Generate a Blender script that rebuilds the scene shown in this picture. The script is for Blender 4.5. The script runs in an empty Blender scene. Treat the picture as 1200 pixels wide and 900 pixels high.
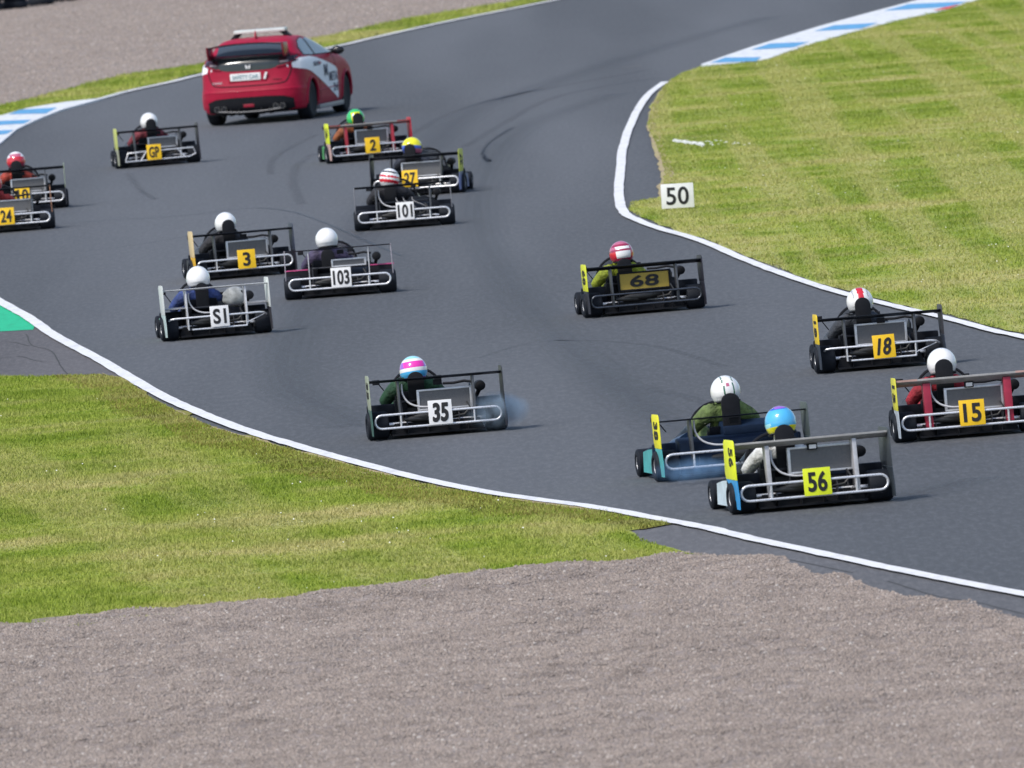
import bpy, bmesh, math, random
import numpy as np
from mathutils import Vector, Matrix
from mathutils.geometry import tessellate_polygon

random.seed(7)
RNG = np.random.default_rng(7)
R = math.radians
sc = bpy.context.scene
C = sc.collection
PI = math.pi

# ------------------------------------------------------------------ camera
CAM_H, FPX, W0, H0 = 7.84, 17500.0, 1200, 900
PITCH = math.atan(861 / FPX)
ROLL = R(4.5)
FWD = Vector((0, math.cos(PITCH), -math.sin(PITCH)))
U0 = Vector((0, math.sin(PITCH), math.cos(PITCH)))
R0 = Vector((1, 0, 0))
RIGHT = math.cos(ROLL) * R0 - math.sin(ROLL) * U0
UP = math.cos(ROLL) * U0 + math.sin(ROLL) * R0


def at(px, py):
    """point of the flat ground that the survey pixel (1200x900) looks at"""
    d = FWD * FPX + RIGHT * (px - 600) - UP * (py - 450)
    t = -CAM_H / d.z
    return (d.x * t, d.y * t)


cam = bpy.data.cameras.new('camera')
cam.sensor_width = 36
cam.lens = 36 * FPX / 1200
cam.clip_end = 20000
cam.clip_start = 1
cam.dof.use_dof = True
cam.dof.focus_distance = 152
cam.dof.aperture_fstop = 8.5
co = bpy.data.objects.new('camera', cam)
C.objects.link(co)
M = Matrix((RIGHT, UP, -FWD)).transposed().to_4x4()
M.translation = (0, 0, CAM_H)
co.matrix_world = M
sc.camera = co


# ------------------------------------------------------------------ materials
def nt(name):
    m = bpy.data.materials.new(name)
    m.use_nodes = True
    t = m.node_tree
    b = t.nodes['Principled BSDF']
    return m, t, b


def N(t, typ, **kw):
    n = t.nodes.new(typ)
    for k, v in kw.items():
        if k in n.inputs.keys():
            n.inputs[k].default_value = v
        else:
            setattr(n, k, v)
    return n


def ramp(t, fac, stops):
    r = t.nodes.new('ShaderNodeValToRGB')
    e = r.color_ramp.elements
    while len(e) < len(stops):
        e.new(0.5)
    for el, (p, c) in zip(e, stops):
        el.position = p
        el.color = (*c, 1) if len(c) == 3 else c
    t.links.new(fac, r.inputs[0])
    return r.outputs[0]


def noise(t, vec, scale, detail=4, rough=0.5):
    n = N(t, 'ShaderNodeTexNoise')
    n.inputs['Scale'].default_value = scale
    n.inputs['Detail'].default_value = detail
    n.inputs['Roughness'].default_value = rough
    if vec is not None:
        t.links.new(vec, n.inputs['Vector'])
    return n.outputs['Fac']


def mix(t, fac, a, b, mode='MIX'):
    m = t.nodes.new('ShaderNodeMix')
    m.data_type = 'RGBA'
    m.blend_type = mode
    for s, v in ((m.inputs[0], fac), (m.inputs[6], a), (m.inputs[7], b)):
        if hasattr(v, 'links') or hasattr(v, 'is_linked'):
            t.links.new(v, s)
        elif isinstance(v, (int, float)):
            s.default_value = v
        else:
            s.default_value = (*v, 1)
    return m.outputs[2]


def scaled(t, sx, sy, sz=1, rot=0):
    g = t.nodes.new('ShaderNodeNewGeometry')
    mp = t.nodes.new('ShaderNodeMapping')
    mp.inputs['Scale'].default_value = (sx, sy, sz)
    mp.inputs['Rotation'].default_value = (0, 0, rot)
    t.links.new(g.outputs['Position'], mp.inputs['Vector'])
    return mp.outputs[0]


_simple = {}


def mat(name, col, rough=0.5, metal=0.0, spec=0.5, wear=0.12, coat=0.0):
    """painted / metal / rubber surface with slight mottling and grime"""
    key = (name, tuple(col), rough, metal)
    if key in _simple:
        return _simple[key]
    m, t, b = nt(name)
    tc = t.nodes.new('ShaderNodeTexCoord')
    f = noise(t, tc.outputs['Object'], 9, 5, 0.65)
    f2 = noise(t, tc.outputs['Object'], 60, 2)
    dark = tuple(c * (1 - wear * 1.8) for c in col)
    lite = tuple(min(1, c * (1 + wear * 0.7) + 0.002) for c in col)
    c1 = ramp(t, f, [(0.3, dark), (0.65, lite)])
    t.links.new(c1, b.inputs['Base Color'])
    mr = N(t, 'ShaderNodeMapRange')
    t.links.new(f2, mr.inputs[0])
    mr.inputs[3].default_value = max(0.02, rough - 0.12)
    mr.inputs[4].default_value = min(1, rough + 0.12)
    t.links.new(mr.outputs[0], b.inputs['Roughness'])
    b.inputs['Metallic'].default_value = metal
    b.inputs['Specular IOR Level'].default_value = spec
    b.inputs['Coat Weight'].default_value = coat
    _simple[key] = m
    return m


BLK = lambda: mat('black_bodywork', (0.004, 0.006, 0.012), 0.4, spec=0.35)
MATTE = lambda: mat('matte_black', (0.005, 0.006, 0.010), 0.7, spec=0.3)
RUB = lambda: mat('tyre_rubber', (0.006, 0.009, 0.016), 0.75, spec=0.3)
CHR = lambda: mat('polished_tube', (0.84, 0.85, 0.88), 0.3, 0.55, wear=0.05)
ALU = lambda: mat('brushed_aluminium', (0.68, 0.69, 0.72), 0.4, 0.5)
DKM = lambda: mat('dark_metal', (0.09, 0.09, 0.1), 0.45, 0.8)
WHT = lambda: mat('white_paint', (0.8, 0.8, 0.8), 0.4, wear=0.05)
YEL = lambda: mat('yellow_plate', (0.9, 0.55, 0.01), 0.45, wear=0.05)
LIME = lambda: mat('lime_yellow', (0.75, 0.85, 0.02), 0.45, wear=0.05)
INK = lambda: mat('black_print', (0.01, 0.01, 0.012), 0.6)


def asphalt(name, a, b_, scale=1.0):
    m, t, b = nt(name)
    v = scaled(t, 1, 1)
    big = noise(t, scaled(t, 0.55, 0.035, 1, R(4)), 1.0, 5, 0.6)
    mid = noise(t, scaled(t, 1.6, 0.25), 1.0, 4)
    fine = noise(t, v, 45, 3, 0.7)
    c = ramp(t, big, [(0.35, a), (0.65, b_)])
    c = mix(t, 0.35, c, ramp(t, mid, [(0.3, tuple(x * 0.78 for x in a)), (0.7, tuple(x * 1.15 for x in b_))]))
    c = mix(t, 0.5, c, ramp(t, fine, [(0.3, tuple(x * 0.5 for x in a)), (0.7, tuple(x * 1.5 for x in b_))]))
    grain = noise(t, scaled(t, 16, 2.2), 1.0, 3, 0.8)
    c = mix(t, 0.45, c, ramp(t, grain, [(0.36, tuple(x * 0.62 for x in a)), (0.5, a), (0.62, tuple(x * 1.35 for x in b_))]))
    band = noise(t, scaled(t, 0.28, 0.012), 1.0, 2, 0.5)
    c = mix(t, 0.35, c, ramp(t, band, [(0.4, tuple(x * 0.7 for x in a)), (0.6, tuple(x * 1.22 for x in b_))]))
    t.links.new(c, b.inputs['Base Color'])
    b.inputs['Roughness'].default_value = 0.82
    b.inputs['Specular IOR Level'].default_value = 0.35
    bp = N(t, 'ShaderNodeBump')
    bp.inputs['Strength'].default_value = 0.5
    bp.inputs['Distance'].default_value = 0.01
    t.links.new(fine, bp.inputs['Height'])
    t.links.new(bp.outputs[0], b.inputs['Normal'])
    return m


M_TRACK = asphalt('track_asphalt', (0.077, 0.083, 0.092), (0.108, 0.114, 0.124))
M_RUN = asphalt('runoff_asphalt', (0.10, 0.096, 0.10), (0.135, 0.128, 0.132))
M_MARG = asphalt('margin_asphalt', (0.105, 0.106, 0.112), (0.145, 0.143, 0.149))


def paint(name, col, dirt=0.35):
    m, t, b = nt(name)
    f = noise(t, scaled(t, 6, 1.2), 1, 6, 0.7)
    g = noise(t, scaled(t, 40, 40), 1, 3, 0.7)
    c = ramp(t, f, [(0.34, tuple(x * (1 - dirt * 1.6) for x in col)), (0.52, col)])
    c = mix(t, 0.3, c, ramp(t, g, [(0.35, tuple(x * 0.6 for x in col)), (0.6, col)]))
    t.links.new(c, b.inputs['Base Color'])
    b.inputs['Roughness'].default_value = 0.6
    b.inputs['Specular IOR Level'].default_value = 0.3
    return m


M_LINE = paint('line_paint', (0.8, 0.8, 0.81), 0.15)
M_KW = paint('kerb_white', (0.74, 0.76, 0.78), 0.18)
M_KB = paint('kerb_blue', (0.11, 0.36, 0.64), 0.2)
M_KR = paint('kerb_red', (0.75, 0.08, 0.08), 0.2)
M_GRN = paint('green_paint', (0.01, 0.50, 0.24), 0.15)


def grass_mat(name, seedz, dry, stripes, rough_gain=1.0):
    m, t, b = nt(name)
    g = t.nodes.new('ShaderNodeNewGeometry')
    mp = t.nodes.new('ShaderNodeMapping')
    mp.inputs['Scale'].default_value = (1, 1, 0)
    mp.inputs['Location'].default_value = (seedz * 13.7, seedz * 7.1, 0)
    t.links.new(g.outputs['Position'], mp.inputs['Vector'])
    v = mp.outputs[0]
    big = noise(t, v, 0.22, 5, 0.6)
    mid = noise(t, v, 0.7, 5, 0.62)
    fin = noise(t, v, 9.0, 4, 0.7)
    st = N(t, 'ShaderNodeMapping')
    st.vector_type = 'TEXTURE'
    st.inputs['Scale'].default_value = (1 / (1.5 if dry > .6 else .75), 1 / (.018 if dry > .6 else .035), 1)
    st.inputs['Rotation'].default_value = (0, 0, stripes)
    st.inputs['Location'].default_value = (seedz * 3.1, 0, 0)
    t.links.new(g.outputs['Position'], st.inputs['Vector'])
    stripe = noise(t, st.outputs[0], 1.0, 3, 0.5)
    deep, green, yel, straw = (0.15, 0.22, 0.02), (0.225, 0.30, 0.036), (0.33, 0.36, 0.08), (0.48, 0.41, 0.20)
    if dry < 0: deep, green, yel, straw = (0.10, 0.115, 0.02), (0.19, 0.185, 0.035), (0.27, 0.24, 0.06), (0.36, 0.30, 0.13)
    c = ramp(t, mid, [(0.34, deep), (0.45, green), (0.54, yel), (0.66, straw)])
    c = mix(t, 0.62, c, ramp(t, big, [(0.38, deep), (0.47, green), (0.55, yel), (0.64, straw)]))
    sm = N(t, 'ShaderNodeMapRange')
    sm.inputs[1].default_value = 0.46
    sm.inputs[2].default_value = 0.58
    sm.inputs[4].default_value = abs(dry)
    t.links.new(stripe, sm.inputs[0])
    c = mix(t, sm.outputs[0], c, ramp(t, fin, [(0.35, yel), (0.6, straw)]))
    c = mix(t, 0.14, c, ramp(t, fin, [(0.3, tuple(x * 0.6 for x in deep)), (0.5, green), (0.7, (0.5, 0.5, 0.2))]))
    t.links.new(c, b.inputs['Base Color'])
    b.inputs['Roughness'].default_value = 0.75
    b.inputs['Specular IOR Level'].default_value = 0.15
    b.inputs['Transmission Weight'].default_value = 0.0
    return m


M_GL = grass_mat('grass_near', 1, 0.5, R(6))
M_GR = grass_mat('grass_infield', 5, 0.61, R(.5))
M_GF = grass_mat('grass_far', 9, 0.2, 0)
M_GD = grass_mat('grass_dry', 12, -0.3, 0)


def gravel_mat(name, attr):
    m, t, b = nt(name)
    v = scaled(t, 1, 1)
    big = noise(t, v, 0.35, 4, 0.6)
    mid = noise(t, v, 2.2, 5, 0.7)
    fin = noise(t, v, 30 if not attr else 20, 4, 0.8)
    c = ramp(t, big, [(0.38, (0.25, 0.21, 0.18)), (0.62, (0.34, 0.287, 0.25))])
    c = mix(t, 0.5, c, ramp(t, mid, [(0.42, (0.15, 0.126, 0.112)), (0.54, (0.33, 0.28, 0.247))]))
    if attr:
        a = t.nodes.new('ShaderNodeAttribute')
        a.attribute_name = 'rnd'
        s = ramp(t, a.outputs['Fac'], [(0.0, (0.14, 0.118, 0.105)), (0.25, (0.225, 0.187, 0.165)), (0.6, (0.315, 0.263, 0.23)),
                                       (0.8, (0.36, 0.30, 0.26)), (0.95, (0.42, 0.37, 0.33)), (1.0, (0.66, 0.62, 0.58))])
        c = mix(t, 0.5, c, s)
    else:
        c = mix(t, 0.5, c, ramp(t, fin, [(0.3, (0.09, 0.08, 0.08)), (0.5, (0.27, 0.23, 0.215)), (0.75, (0.6, 0.55, 0.52))]))
    t.links.new(c, b.inputs['Base Color'])
    b.inputs['Roughness'].default_value = 0.9
    b.inputs['Specular IOR Level'].default_value = 0.2
    bp = N(t, 'ShaderNodeBump')
    bp.inputs['Strength'].default_value = 0.7
    bp.inputs['Distance'].default_value = 0.02
    t.links.new(fin, bp.inputs['Height'])
    t.links.new(bp.outputs[0], b.inputs['Normal'])
    return m


M_GRAVEL = gravel_mat('gravel_bed', False)
M_STONE = gravel_mat('gravel_stone', True)


# ------------------------------------------------------------------ helpers
def tag(o, label=None, cat=None, group=None, kind=None):
    if label: o['label'] = label
    if cat: o['category'] = cat
    if group: o['group'] = group
    if kind: o['kind'] = kind
    return o


def empty(name, loc, rz=0.0):
    o = bpy.data.objects.new(name, None)
    o.empty_display_size = 0.1
    C.objects.link(o)
    o.location = loc
    o.rotation_euler = (0, 0, rz)
    return o


def link(name, me, parent=None, loc=None):
    o = bpy.data.objects.new(name, me)
    C.objects.link(o)
    if parent: o.parent = parent
    if loc: o.location = loc
    return o


class MB:
    def __init__(s):
        s.v, s.f, s.m = [], [], []
        s.cur = 0

    def add(s, vs, fs):
        k = len(s.v)
        s.v += [tuple(p) for p in vs]
        s.f += [tuple(i + k for i in f) for f in fs]
        s.m += [s.cur] * len(fs)
        return s

    def box(s, c, d, rot=(0, 0, 0)):
        from mathutils import Euler
        E = Euler(rot).to_matrix()
        vs = []
        for x in (-.5, .5):
            for y in (-.5, .5):
                for z in (-.5, .5):
                    vs.append(E @ Vector((x * d[0], y * d[1], z * d[2])) + Vector(c))
        return s.add(vs, [(0, 1, 3, 2), (4, 6, 7, 5), (0, 4, 5, 1), (2, 3, 7, 6), (0, 2, 6, 4), (1, 5, 7, 3)])

    def tube(s, pts, r, seg=10, closed=False):
        P = [Vector(p) for p in pts]
        n = len(P)
        rs = r if isinstance(r, (list, tuple)) else [r] * n
        ref = None
        vs, fs = [], []
        for i, p in enumerate(P):
            if closed: d = P[(i + 1) % n] - P[i - 1]
            else: d = P[min(i + 1, n - 1)] - P[max(i - 1, 0)]
            d.normalize()
            if ref is None:
                ref = d.cross(Vector((0.12, 0.2, 1)))
                if ref.length < 1e-3: ref = d.cross(Vector((1, 0, 0)))
            ref = (ref - d * ref.dot(d)).normalized()
            q = d.cross(ref)
            for j in range(seg):
                a = 2 * PI * j / seg
                vs.append(p + (ref * math.cos(a) + q * math.sin(a)) * rs[i])
        for i in range(n if closed else n - 1):
            for j in range(seg):
                a, b = i * seg, ((i + 1) % n) * seg
                fs.append((a + j, a + (j + 1) % seg, b + (j + 1) % seg, b + j))
        if not closed:
            fs.append(tuple(range(seg))[::-1])
            fs.append(tuple((n - 1) * seg + j for j in range(seg)))
        return s.add(vs, fs)

    def lathe(s, prof, c, axis='x', seg=28):
        """prof: list of (along, radius); closed ends when radius > 0"""
        vs, fs = [], []
        for a, r in prof:
            for j in range(seg):
                t = 2 * PI * j / seg
                u, w = r * math.cos(t), r * math.sin(t)
                p = {'x': (a, u, w), 'y': (u, a, w), 'z': (u, w, a)}[axis]
                vs.append((p[0] + c[0], p[1] + c[1], p[2] + c[2]))
        for i in range(len(prof) - 1):
            for j in range(seg):
                a, b = i * seg, (i + 1) * seg
                fs.append((a + j, a + (j + 1) % seg, b + (j + 1) % seg, b + j))
        fs.append(tuple(range(seg))[::-1])
        fs.append(tuple((len(prof) - 1) * seg + j for j in range(seg)))
        return s.add(vs, fs)

    def prism(s, poly, lo, hi, plane='yz'):
        """polygon in the plane, extruded along the remaining axis from lo to hi"""
        vs = []
        for e in (lo, hi):
            for a, b in poly:
                vs.append({'yz': (e, a, b), 'xz': (a, e, b), 'xy': (a, b, e)}[plane])
        n = len(poly)
        fs = [(i, (i + 1) % n, n + (i + 1) % n, n + i) for i in range(n)]
        fs += [tuple(range(n))[::-1], tuple(range(n, 2 * n))]
        return s.add(vs, fs)

    def ellip(s, c, r, seg=20, rings=12):
        vs, fs = [], []
        for i in range(rings + 1):
            th = PI * i / rings
            for j in range(seg):
                p = 2 * PI * j / seg
                vs.append((c[0] + r[0] * math.sin(th) * math.cos(p), c[1] + r[1] * math.sin(th) * math.sin(p), c[2] + r[2] * math.cos(th)))
        for i in range(rings):
            for j in range(seg):
                fs.append((i * seg + j, (i + 1) * seg + j, (i + 1) * seg + (j + 1) % seg, i * seg + (j + 1) % seg))
        return s.add(vs, fs)

    def loft(s, rings, cap=True):
        n = len(rings[0])
        vs = [p for r in rings for p in r]
        fs = []
        for i in range(len(rings) - 1):
            for j in range(n):
                fs.append((i * n + j, i * n + (j + 1) % n, (i + 1) * n + (j + 1) % n, (i + 1) * n + j))
        if cap:
            fs.append(tuple(range(n))[::-1])
            fs.append(tuple((len(rings) - 1) * n + j for j in range(n)))
        return s.add(vs, fs)

    def mesh(s, name, mats, bevel=0, smooth=40):
        me = bpy.data.meshes.new(name)
        me.from_pydata(s.v, [], s.f)
        if not isinstance(mats, (list, tuple)): mats = [mats]
        for m in mats: me.materials.append(m)
        me.polygons.foreach_set('material_index', s.m)
        bm = bmesh.new()
        bm.from_mesh(me)
        bmesh.ops.remove_doubles(bm, verts=bm.verts, dist=1e-5)
        bmesh.ops.recalc_face_normals(bm, faces=bm.faces)
        if bevel:
            es = [e for e in bm.edges if len(e.link_faces) == 2 and e.calc_face_angle(0) > R(35)]
            bmesh.ops.bevel(bm, geom=es, offset=bevel, segments=2, affect='EDGES', profile=0.6, clamp_overlap=True)
        bm.to_mesh(me)
        bm.free()
        me.polygons.foreach_set('use_smooth', [True] * len(me.polygons))
        me.set_sharp_from_angle(angle=R(smooth))
        return me

    def build(s, name, mats, parent=None, bevel=0, smooth=40, loc=None):
        return link(name, s.mesh(name, mats, bevel, smooth), parent, loc)


_cache = {}


def cached(key, fn):
    if key not in _cache: _cache[key] = fn()
    return _cache[key]


def text_mesh(txt, w, h, shear=0.0, bold=0.02, thick=0.0015):
    """letters standing in the xz plane, facing -y, fitted into w x h, centred on 0"""
    cu = bpy.data.curves.new('t', 'FONT')
    cu.body = txt
    cu.shear = shear
    cu.offset = 0.012
    cu.extrude = 0.002
    cu.space_character = 1.05
    o = bpy.data.objects.new('t', cu)
    C.objects.link(o)
    dg = bpy.context.evaluated_depsgraph_get()
    me = bpy.data.meshes.new_from_object(o.evaluated_get(dg))
    bpy.data.objects.remove(o)
    n = len(me.vertices)
    a = np.empty(n * 3)
    me.vertices.foreach_get('co', a)
    a = a.reshape(-1, 3)
    lo, hi = a.min(0), a.max(0)
    out = np.empty_like(a)
    out[:, 0] = (a[:, 0] - (lo[0] + hi[0]) / 2) / (hi[0] - lo[0]) * w
    out[:, 2] = (a[:, 1] - (lo[1] + hi[1]) / 2) / (hi[1] - lo[1]) * h
    out[:, 1] = -np.sign(a[:, 2]) * thick
    sh = bold * 0.72 * h if bold >= .03 else bold * .32 * h
    F = [tuple(p.vertices) for p in me.polygons]
    vs, fs = [], []
    for i in range(8 if bold >= .03 else 4 if bold > .015 else 1):
        q = 2 * PI * i / 8 + .3
        k = len(vs)
        sc_ = 1 - 2 * sh / w, 1 - 2 * sh / h
        for p in out:
            vs.append((p[0] * sc_[0] + sh * math.cos(q), p[1] - .0001 * i, p[2] * sc_[1] + sh * math.sin(q)))
        fs += [tuple(v + k for v in f) for f in F]
    m2 = bpy.data.meshes.new('lettering')
    m2.from_pydata(vs, [], fs)
    m2.update()
    return m2


def txt(name, s, w, h, m, parent, loc, rot=(0, 0, 0), shear=0.0, bold=0.02):
    key = ('txt', s, w, h, shear, bold, m.name)

    def mk():
        me = text_mesh(s, w, h, shear, bold)
        me.materials.clear()
        me.materials.append(m)
        return me
    o = link(name, cached(key, mk), parent, loc)
    o.rotation_euler = rot
    return o


# ------------------------------------------------------------------ ground
def to_world(poly):
    return [at(*p) for p in poly]


def densify(pts, step, closed=True):
    out = []
    n = len(pts)
    for i in range(n if closed else n - 1):
        a, b = np.array(pts[i]), np.array(pts[(i + 1) % n])
        k = max(1, int(np.hypot(*(b - a)) / step))
        for j in range(k): out.append(tuple(a + (b - a) * j / k))
    if not closed: out.append(tuple(pts[-1]))
    return out


def smooth_line(pts, per=8):
    """Catmull-Rom through the points"""
    P = [np.array(p, float) for p in pts]
    P = [2 * P[0] - P[1]] + P + [2 * P[-1] - P[-2]]
    out = []
    for i in range(1, len(P) - 2):
        for k in range(per):
            t = k / per
            a, b, c, d = P[i - 1], P[i], P[i + 1], P[i + 2]
            out.append(tuple(0.5 * ((2 * b) + (c - a) * t + (2 * a - 5 * b + 4 * c - d) * t * t + (3 * b - a - 3 * c + d) * t ** 3)))
    out.append(tuple(P[-2]))
    return out


def sheet(name, pts, z, m, jitter=0.0, step=0.5, kind='structure', thick=0.0):
    if jitter:
        pts = densify(pts, step)
        ks = np.convolve(np.tile(RNG.normal(0, 1, len(pts)), 3), np.ones(3) / 1.7, 'same')[len(pts):2 * len(pts)]
        pts = [(x + jitter * k, y + jitter * k * 2) for (x, y), k in zip(pts, ks)]
    tri = tessellate_polygon([[Vector((x, y, 0)) for x, y in pts]])
    vs = [(x, y, z) for x, y in pts]
    me = bpy.data.meshes.new(name)
    fs = [tuple(t) for t in tri]
    n = len(vs)
    if thick:
        vs += [(x, y, z - thick) for x, y in pts]
        fs += [(i, n + i, n + (i + 1) % n, (i + 1) % n) for i in range(n)]
    me.from_pydata(vs, [], fs)
    me.materials.append(m)
    bm = bmesh.new(); bm.from_mesh(me)
    bmesh.ops.recalc_face_normals(bm, faces=bm.faces)
    if sum(f.normal.z * f.calc_area() for f in bm.faces) < 0: bmesh.ops.reverse_faces(bm, faces=bm.faces)
    bm.to_mesh(me); bm.free()
    o = link(name, me)
    if kind: o['kind'] = kind
    return o


def ribbon(name, px, width, z, m, per=8):
    P = smooth_line(to_world(px), per)
    vs, fs = [], []
    wj = 0
    for i, p in enumerate(P):
        a, b = np.array(P[max(i - 1, 0)]), np.array(P[min(i + 1, len(P) - 1)])
        d = (b - a) / np.hypot(*(b - a))
        nrm = np.array((-d[1], d[0]))
        wj = wj * 0.6 + RNG.normal(0, 0.004)
        w = width / 2 * (1 + RNG.normal(0, 0.03))
        c = np.array(p) + nrm * wj
        vs += [(*(c - nrm * w), z), (*(c + nrm * w), z)]
    for i in range(len(P) - 1): fs.append((2 * i, 2 * i + 2, 2 * i + 3, 2 * i + 1))
    me = bpy.data.meshes.new(name)
    me.from_pydata(vs, [], fs)
    me.materials.append(m)
    me.update()
    bm = bmesh.new(); bm.from_mesh(me)
    for f in bm.faces:
        if f.normal.z < 0: f.normal_flip()
    bm.to_mesh(me); bm.free()
    o = link(name, me)
    o['kind'] = 'structure'
    return o


def inside(px, py, poly):
    """vectorised point in polygon"""
    P = np.array(poly)
    r = np.zeros(len(px), bool)
    j = len(P) - 1
    for i in range(len(P)):
        xi, yi, xj, yj = P[i][0], P[i][1], P[j][0], P[j][1]
        if yi != yj:
            c = ((yi > py) != (yj > py)) & (px < (xj - xi) * (py - yi) / (yj - yi) + xi)
            r ^= c
        j = i
    return r


def area(poly):
    P = np.array(poly)
    x, y = P[:, 0], P[:, 1]
    return abs(np.dot(x, np.roll(y, 1)) - np.dot(y, np.roll(x, 1))) / 2


def scatter(poly, dens, cap, near_pow=0.0):
    P = np.array(poly)
    lo, hi = P.min(0), P.max(0)
    n = int(min(cap / max(area(poly), 1), dens) * (hi[0] - lo[0]) * (hi[1] - lo[1]))
    x = RNG.uniform(lo[0], hi[0], n)
    y = RNG.uniform(lo[1], hi[1], n)
    k = inside(x, y, poly)
    return x[k], y[k]


def frame_clip(x, y, marg=60):
    """keep the points the photograph could show, with a margin"""
    d = np.stack([x, y, np.full_like(x, -CAM_H)], 1)
    f = d @ np.array(FWD); r = d @ np.array(RIGHT); u = d @ np.array(UP)
    px, py = 600 + FPX * r / f, 450 - FPX * u / f
    return (px > -marg) & (px < 1200 + marg) & (py > -marg) & (py < 900 + marg)


def noise2(x, y, s, seed):
    """cheap smooth value noise"""
    g = np.random.default_rng(seed).uniform(-1, 1, (64, 64))
    u, v = x * s, y * s
    iu, iv = np.floor(u).astype(int), np.floor(v).astype(int)
    fu, fv = u - iu, v - iv
    fu, fv = fu * fu * (3 - 2 * fu), fv * fv * (3 - 2 * fv)
    G = lambda a, b: g[a % 64, b % 64]
    return (G(iu, iv) * (1 - fu) + G(iu + 1, iv) * fu) * (1 - fv) + (G(iu, iv + 1) * (1 - fu) + G(iu + 1, iv + 1) * fu) * fv


def fast_mesh(name, V, F, m, attr=None):
    """V (n,3), F (k,3) -> mesh"""
    me = bpy.data.meshes.new(name)
    k = len(F)
    me.vertices.add(len(V)); me.vertices.foreach_set('co', V.astype(np.float32).ravel())
    me.loops.add(k * 3); me.loops.foreach_set('vertex_index', F.astype(np.int32).ravel())
    me.polygons.add(k); me.polygons.foreach_set('loop_start', np.arange(0, k * 3, 3, dtype=np.int32))
    me.update(calc_edges=True)
    me.materials.append(m)
    if attr is not None:
        a = me.attributes.new('rnd', 'FLOAT', 'FACE')
        a.data.foreach_set('value', attr.astype(np.float32))
    return me


GZ = 0.016


def grass(name, poly, dens, cap, m, hmin, hmax, wid, label):
    x, y = scatter(poly, dens, cap)
    k = frame_clip(x, y)
    x, y = x[k], y[k]
    n = len(x)
    tall = 0.75 + 0.35 * noise2(x, y, 1.3, 3) + 0.25 * noise2(x, y, 5, 4)
    h = RNG.uniform(hmin, hmax, n) * np.clip(tall, 0.3, 1.4)
    a = RNG.uniform(0, 2 * PI, n)
    w = RNG.uniform(0.6, 1.3, n) * wid
    lx, ly = RNG.normal(0, 0.45, n) * h, RNG.normal(0, 0.45, n) * h
    V = np.empty((n, 3, 3))
    V[:, 0] = np.stack([x - w * np.cos(a), y - w * np.sin(a), np.full(n, GZ)], 1)
    V[:, 1] = np.stack([x + w * np.cos(a), y + w * np.sin(a), np.full(n, GZ)], 1)
    V[:, 2] = np.stack([x + lx, y + ly, GZ + h], 1)
    me = fast_mesh(name, V.reshape(-1, 3), np.arange(n * 3).reshape(-1, 3), m)
    o = link(name, me)
    tag(o, label, 'grass', kind='stuff')
    return o


# -- boundaries read off the survey photograph
LINE_L = [(-160, 268), (-80, 312), (0, 355), (41, 379), (68, 397), (100, 414), (137, 435), (182, 461), (228, 483), (273, 501), (319, 516),
          (364, 529), (400, 539), (480, 560), (560, 577), (640, 589), (700, 597), (783, 612), (825, 620), (883, 634), (950, 648), (1033, 666),
          (1117, 683), (1200, 699), (1330, 726)]
LINE_R = [(779, 97), (757, 115), (742, 141), (730, 173), (727, 205), (725, 230), (728, 245), (738, 255), (770, 268), (817, 282), (863, 301), (910, 320),
          (980, 343), (1041, 358.5), (1111, 375), (1167, 390), (1200, 397), (1330, 428)]
LINE_F = [(95, 122), (117, 117), (150, 108), (200, 97), (233, 89), (320, 70), (400, 54), (430, 47), (520, 27), (600, 11), (650, 1), (720, -14), (800, -34)]

ground_me = MB()
ground_me.add([(-4000, -500, -0.04), (4000, -500, -0.04), (4000, 9000, -0.04), (-4000, 9000, -0.04)], [(0, 1, 2, 3)])
tag(ground_me.build('ground', grass_mat('field_grass', 3, 0.3, 0)), kind='structure')

sheet('track', to_world([(-700, 880), (-700, 120), (-300, -110), (1300, -110), (1900, 60), (1900, 1000)]), 0.0, M_TRACK)
# margin of lighter asphalt outside the white line, run-off and green paint
sheet('track_margin', to_world([(728, 618), (745, 606), (825, 621), (950, 649), (1117, 684), (1330, 727), (1330, 770), (1200, 745), (1058, 715),
                                (933, 685), (838, 676), (783, 655)]), 0.004, M_MARG, 0.01)
sheet('runoff', to_world([(-160, 385), (39, 386), (41, 380), (68, 398), (100, 415), (128, 431), (150, 452), (116, 452), (-160, 455)]), 0.004, M_RUN)
sheet('painted_runoff', to_world([(-160, 268), (-80, 312), (0, 357), (41, 381), (39, 387), (0, 389), (-160, 396)]), 0.008, M_GRN)

G_LEFT = [(-160, 441), (0, 443), (60, 443), (116, 441), (140, 445), (152, 452), (182, 471), (219, 490), (255, 505), (319, 523), (400, 545), (480, 566),
          (560, 582), (640, 594), (700, 602), (745, 609), (785, 616), (760, 620), (733, 624), (752, 634), (783, 644), (812, 652), (838, 661),
          (825, 670), (783, 672), (700, 680), (640, 684), (560, 690), (480, 700), (400, 707), (300, 718), (200, 728), (100, 737), (0, 745), (-160, 758)]
G_INF = [(781, 98), (764, 125), (759, 149), (770, 173), (779, 201), (776, 232), (739, 238), (737, 247), (747, 254), (778, 266), (822, 280), (868, 298),
         (912, 316), (980, 338.5), (1041, 354), (1111, 371), (1167, 386), (1200, 393), (1330, 423), (1600, 300), (1700, -80), (1300, -50),
         (1180, -10), (1146, 0), (1106, 13), (1050, 25), (989, 41), (943, 55), (896, 71), (822, 79), (800, 86)]
F_OUT = [(-160, 141), (0, 125), (50, 113), (100, 100), (143, 89), (187, 83), (235, 76), (300, 58), (385, 43), (430, 33), (480, 22), (540, 12), (600, 3), (660, -12), (780, -42)]
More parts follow.
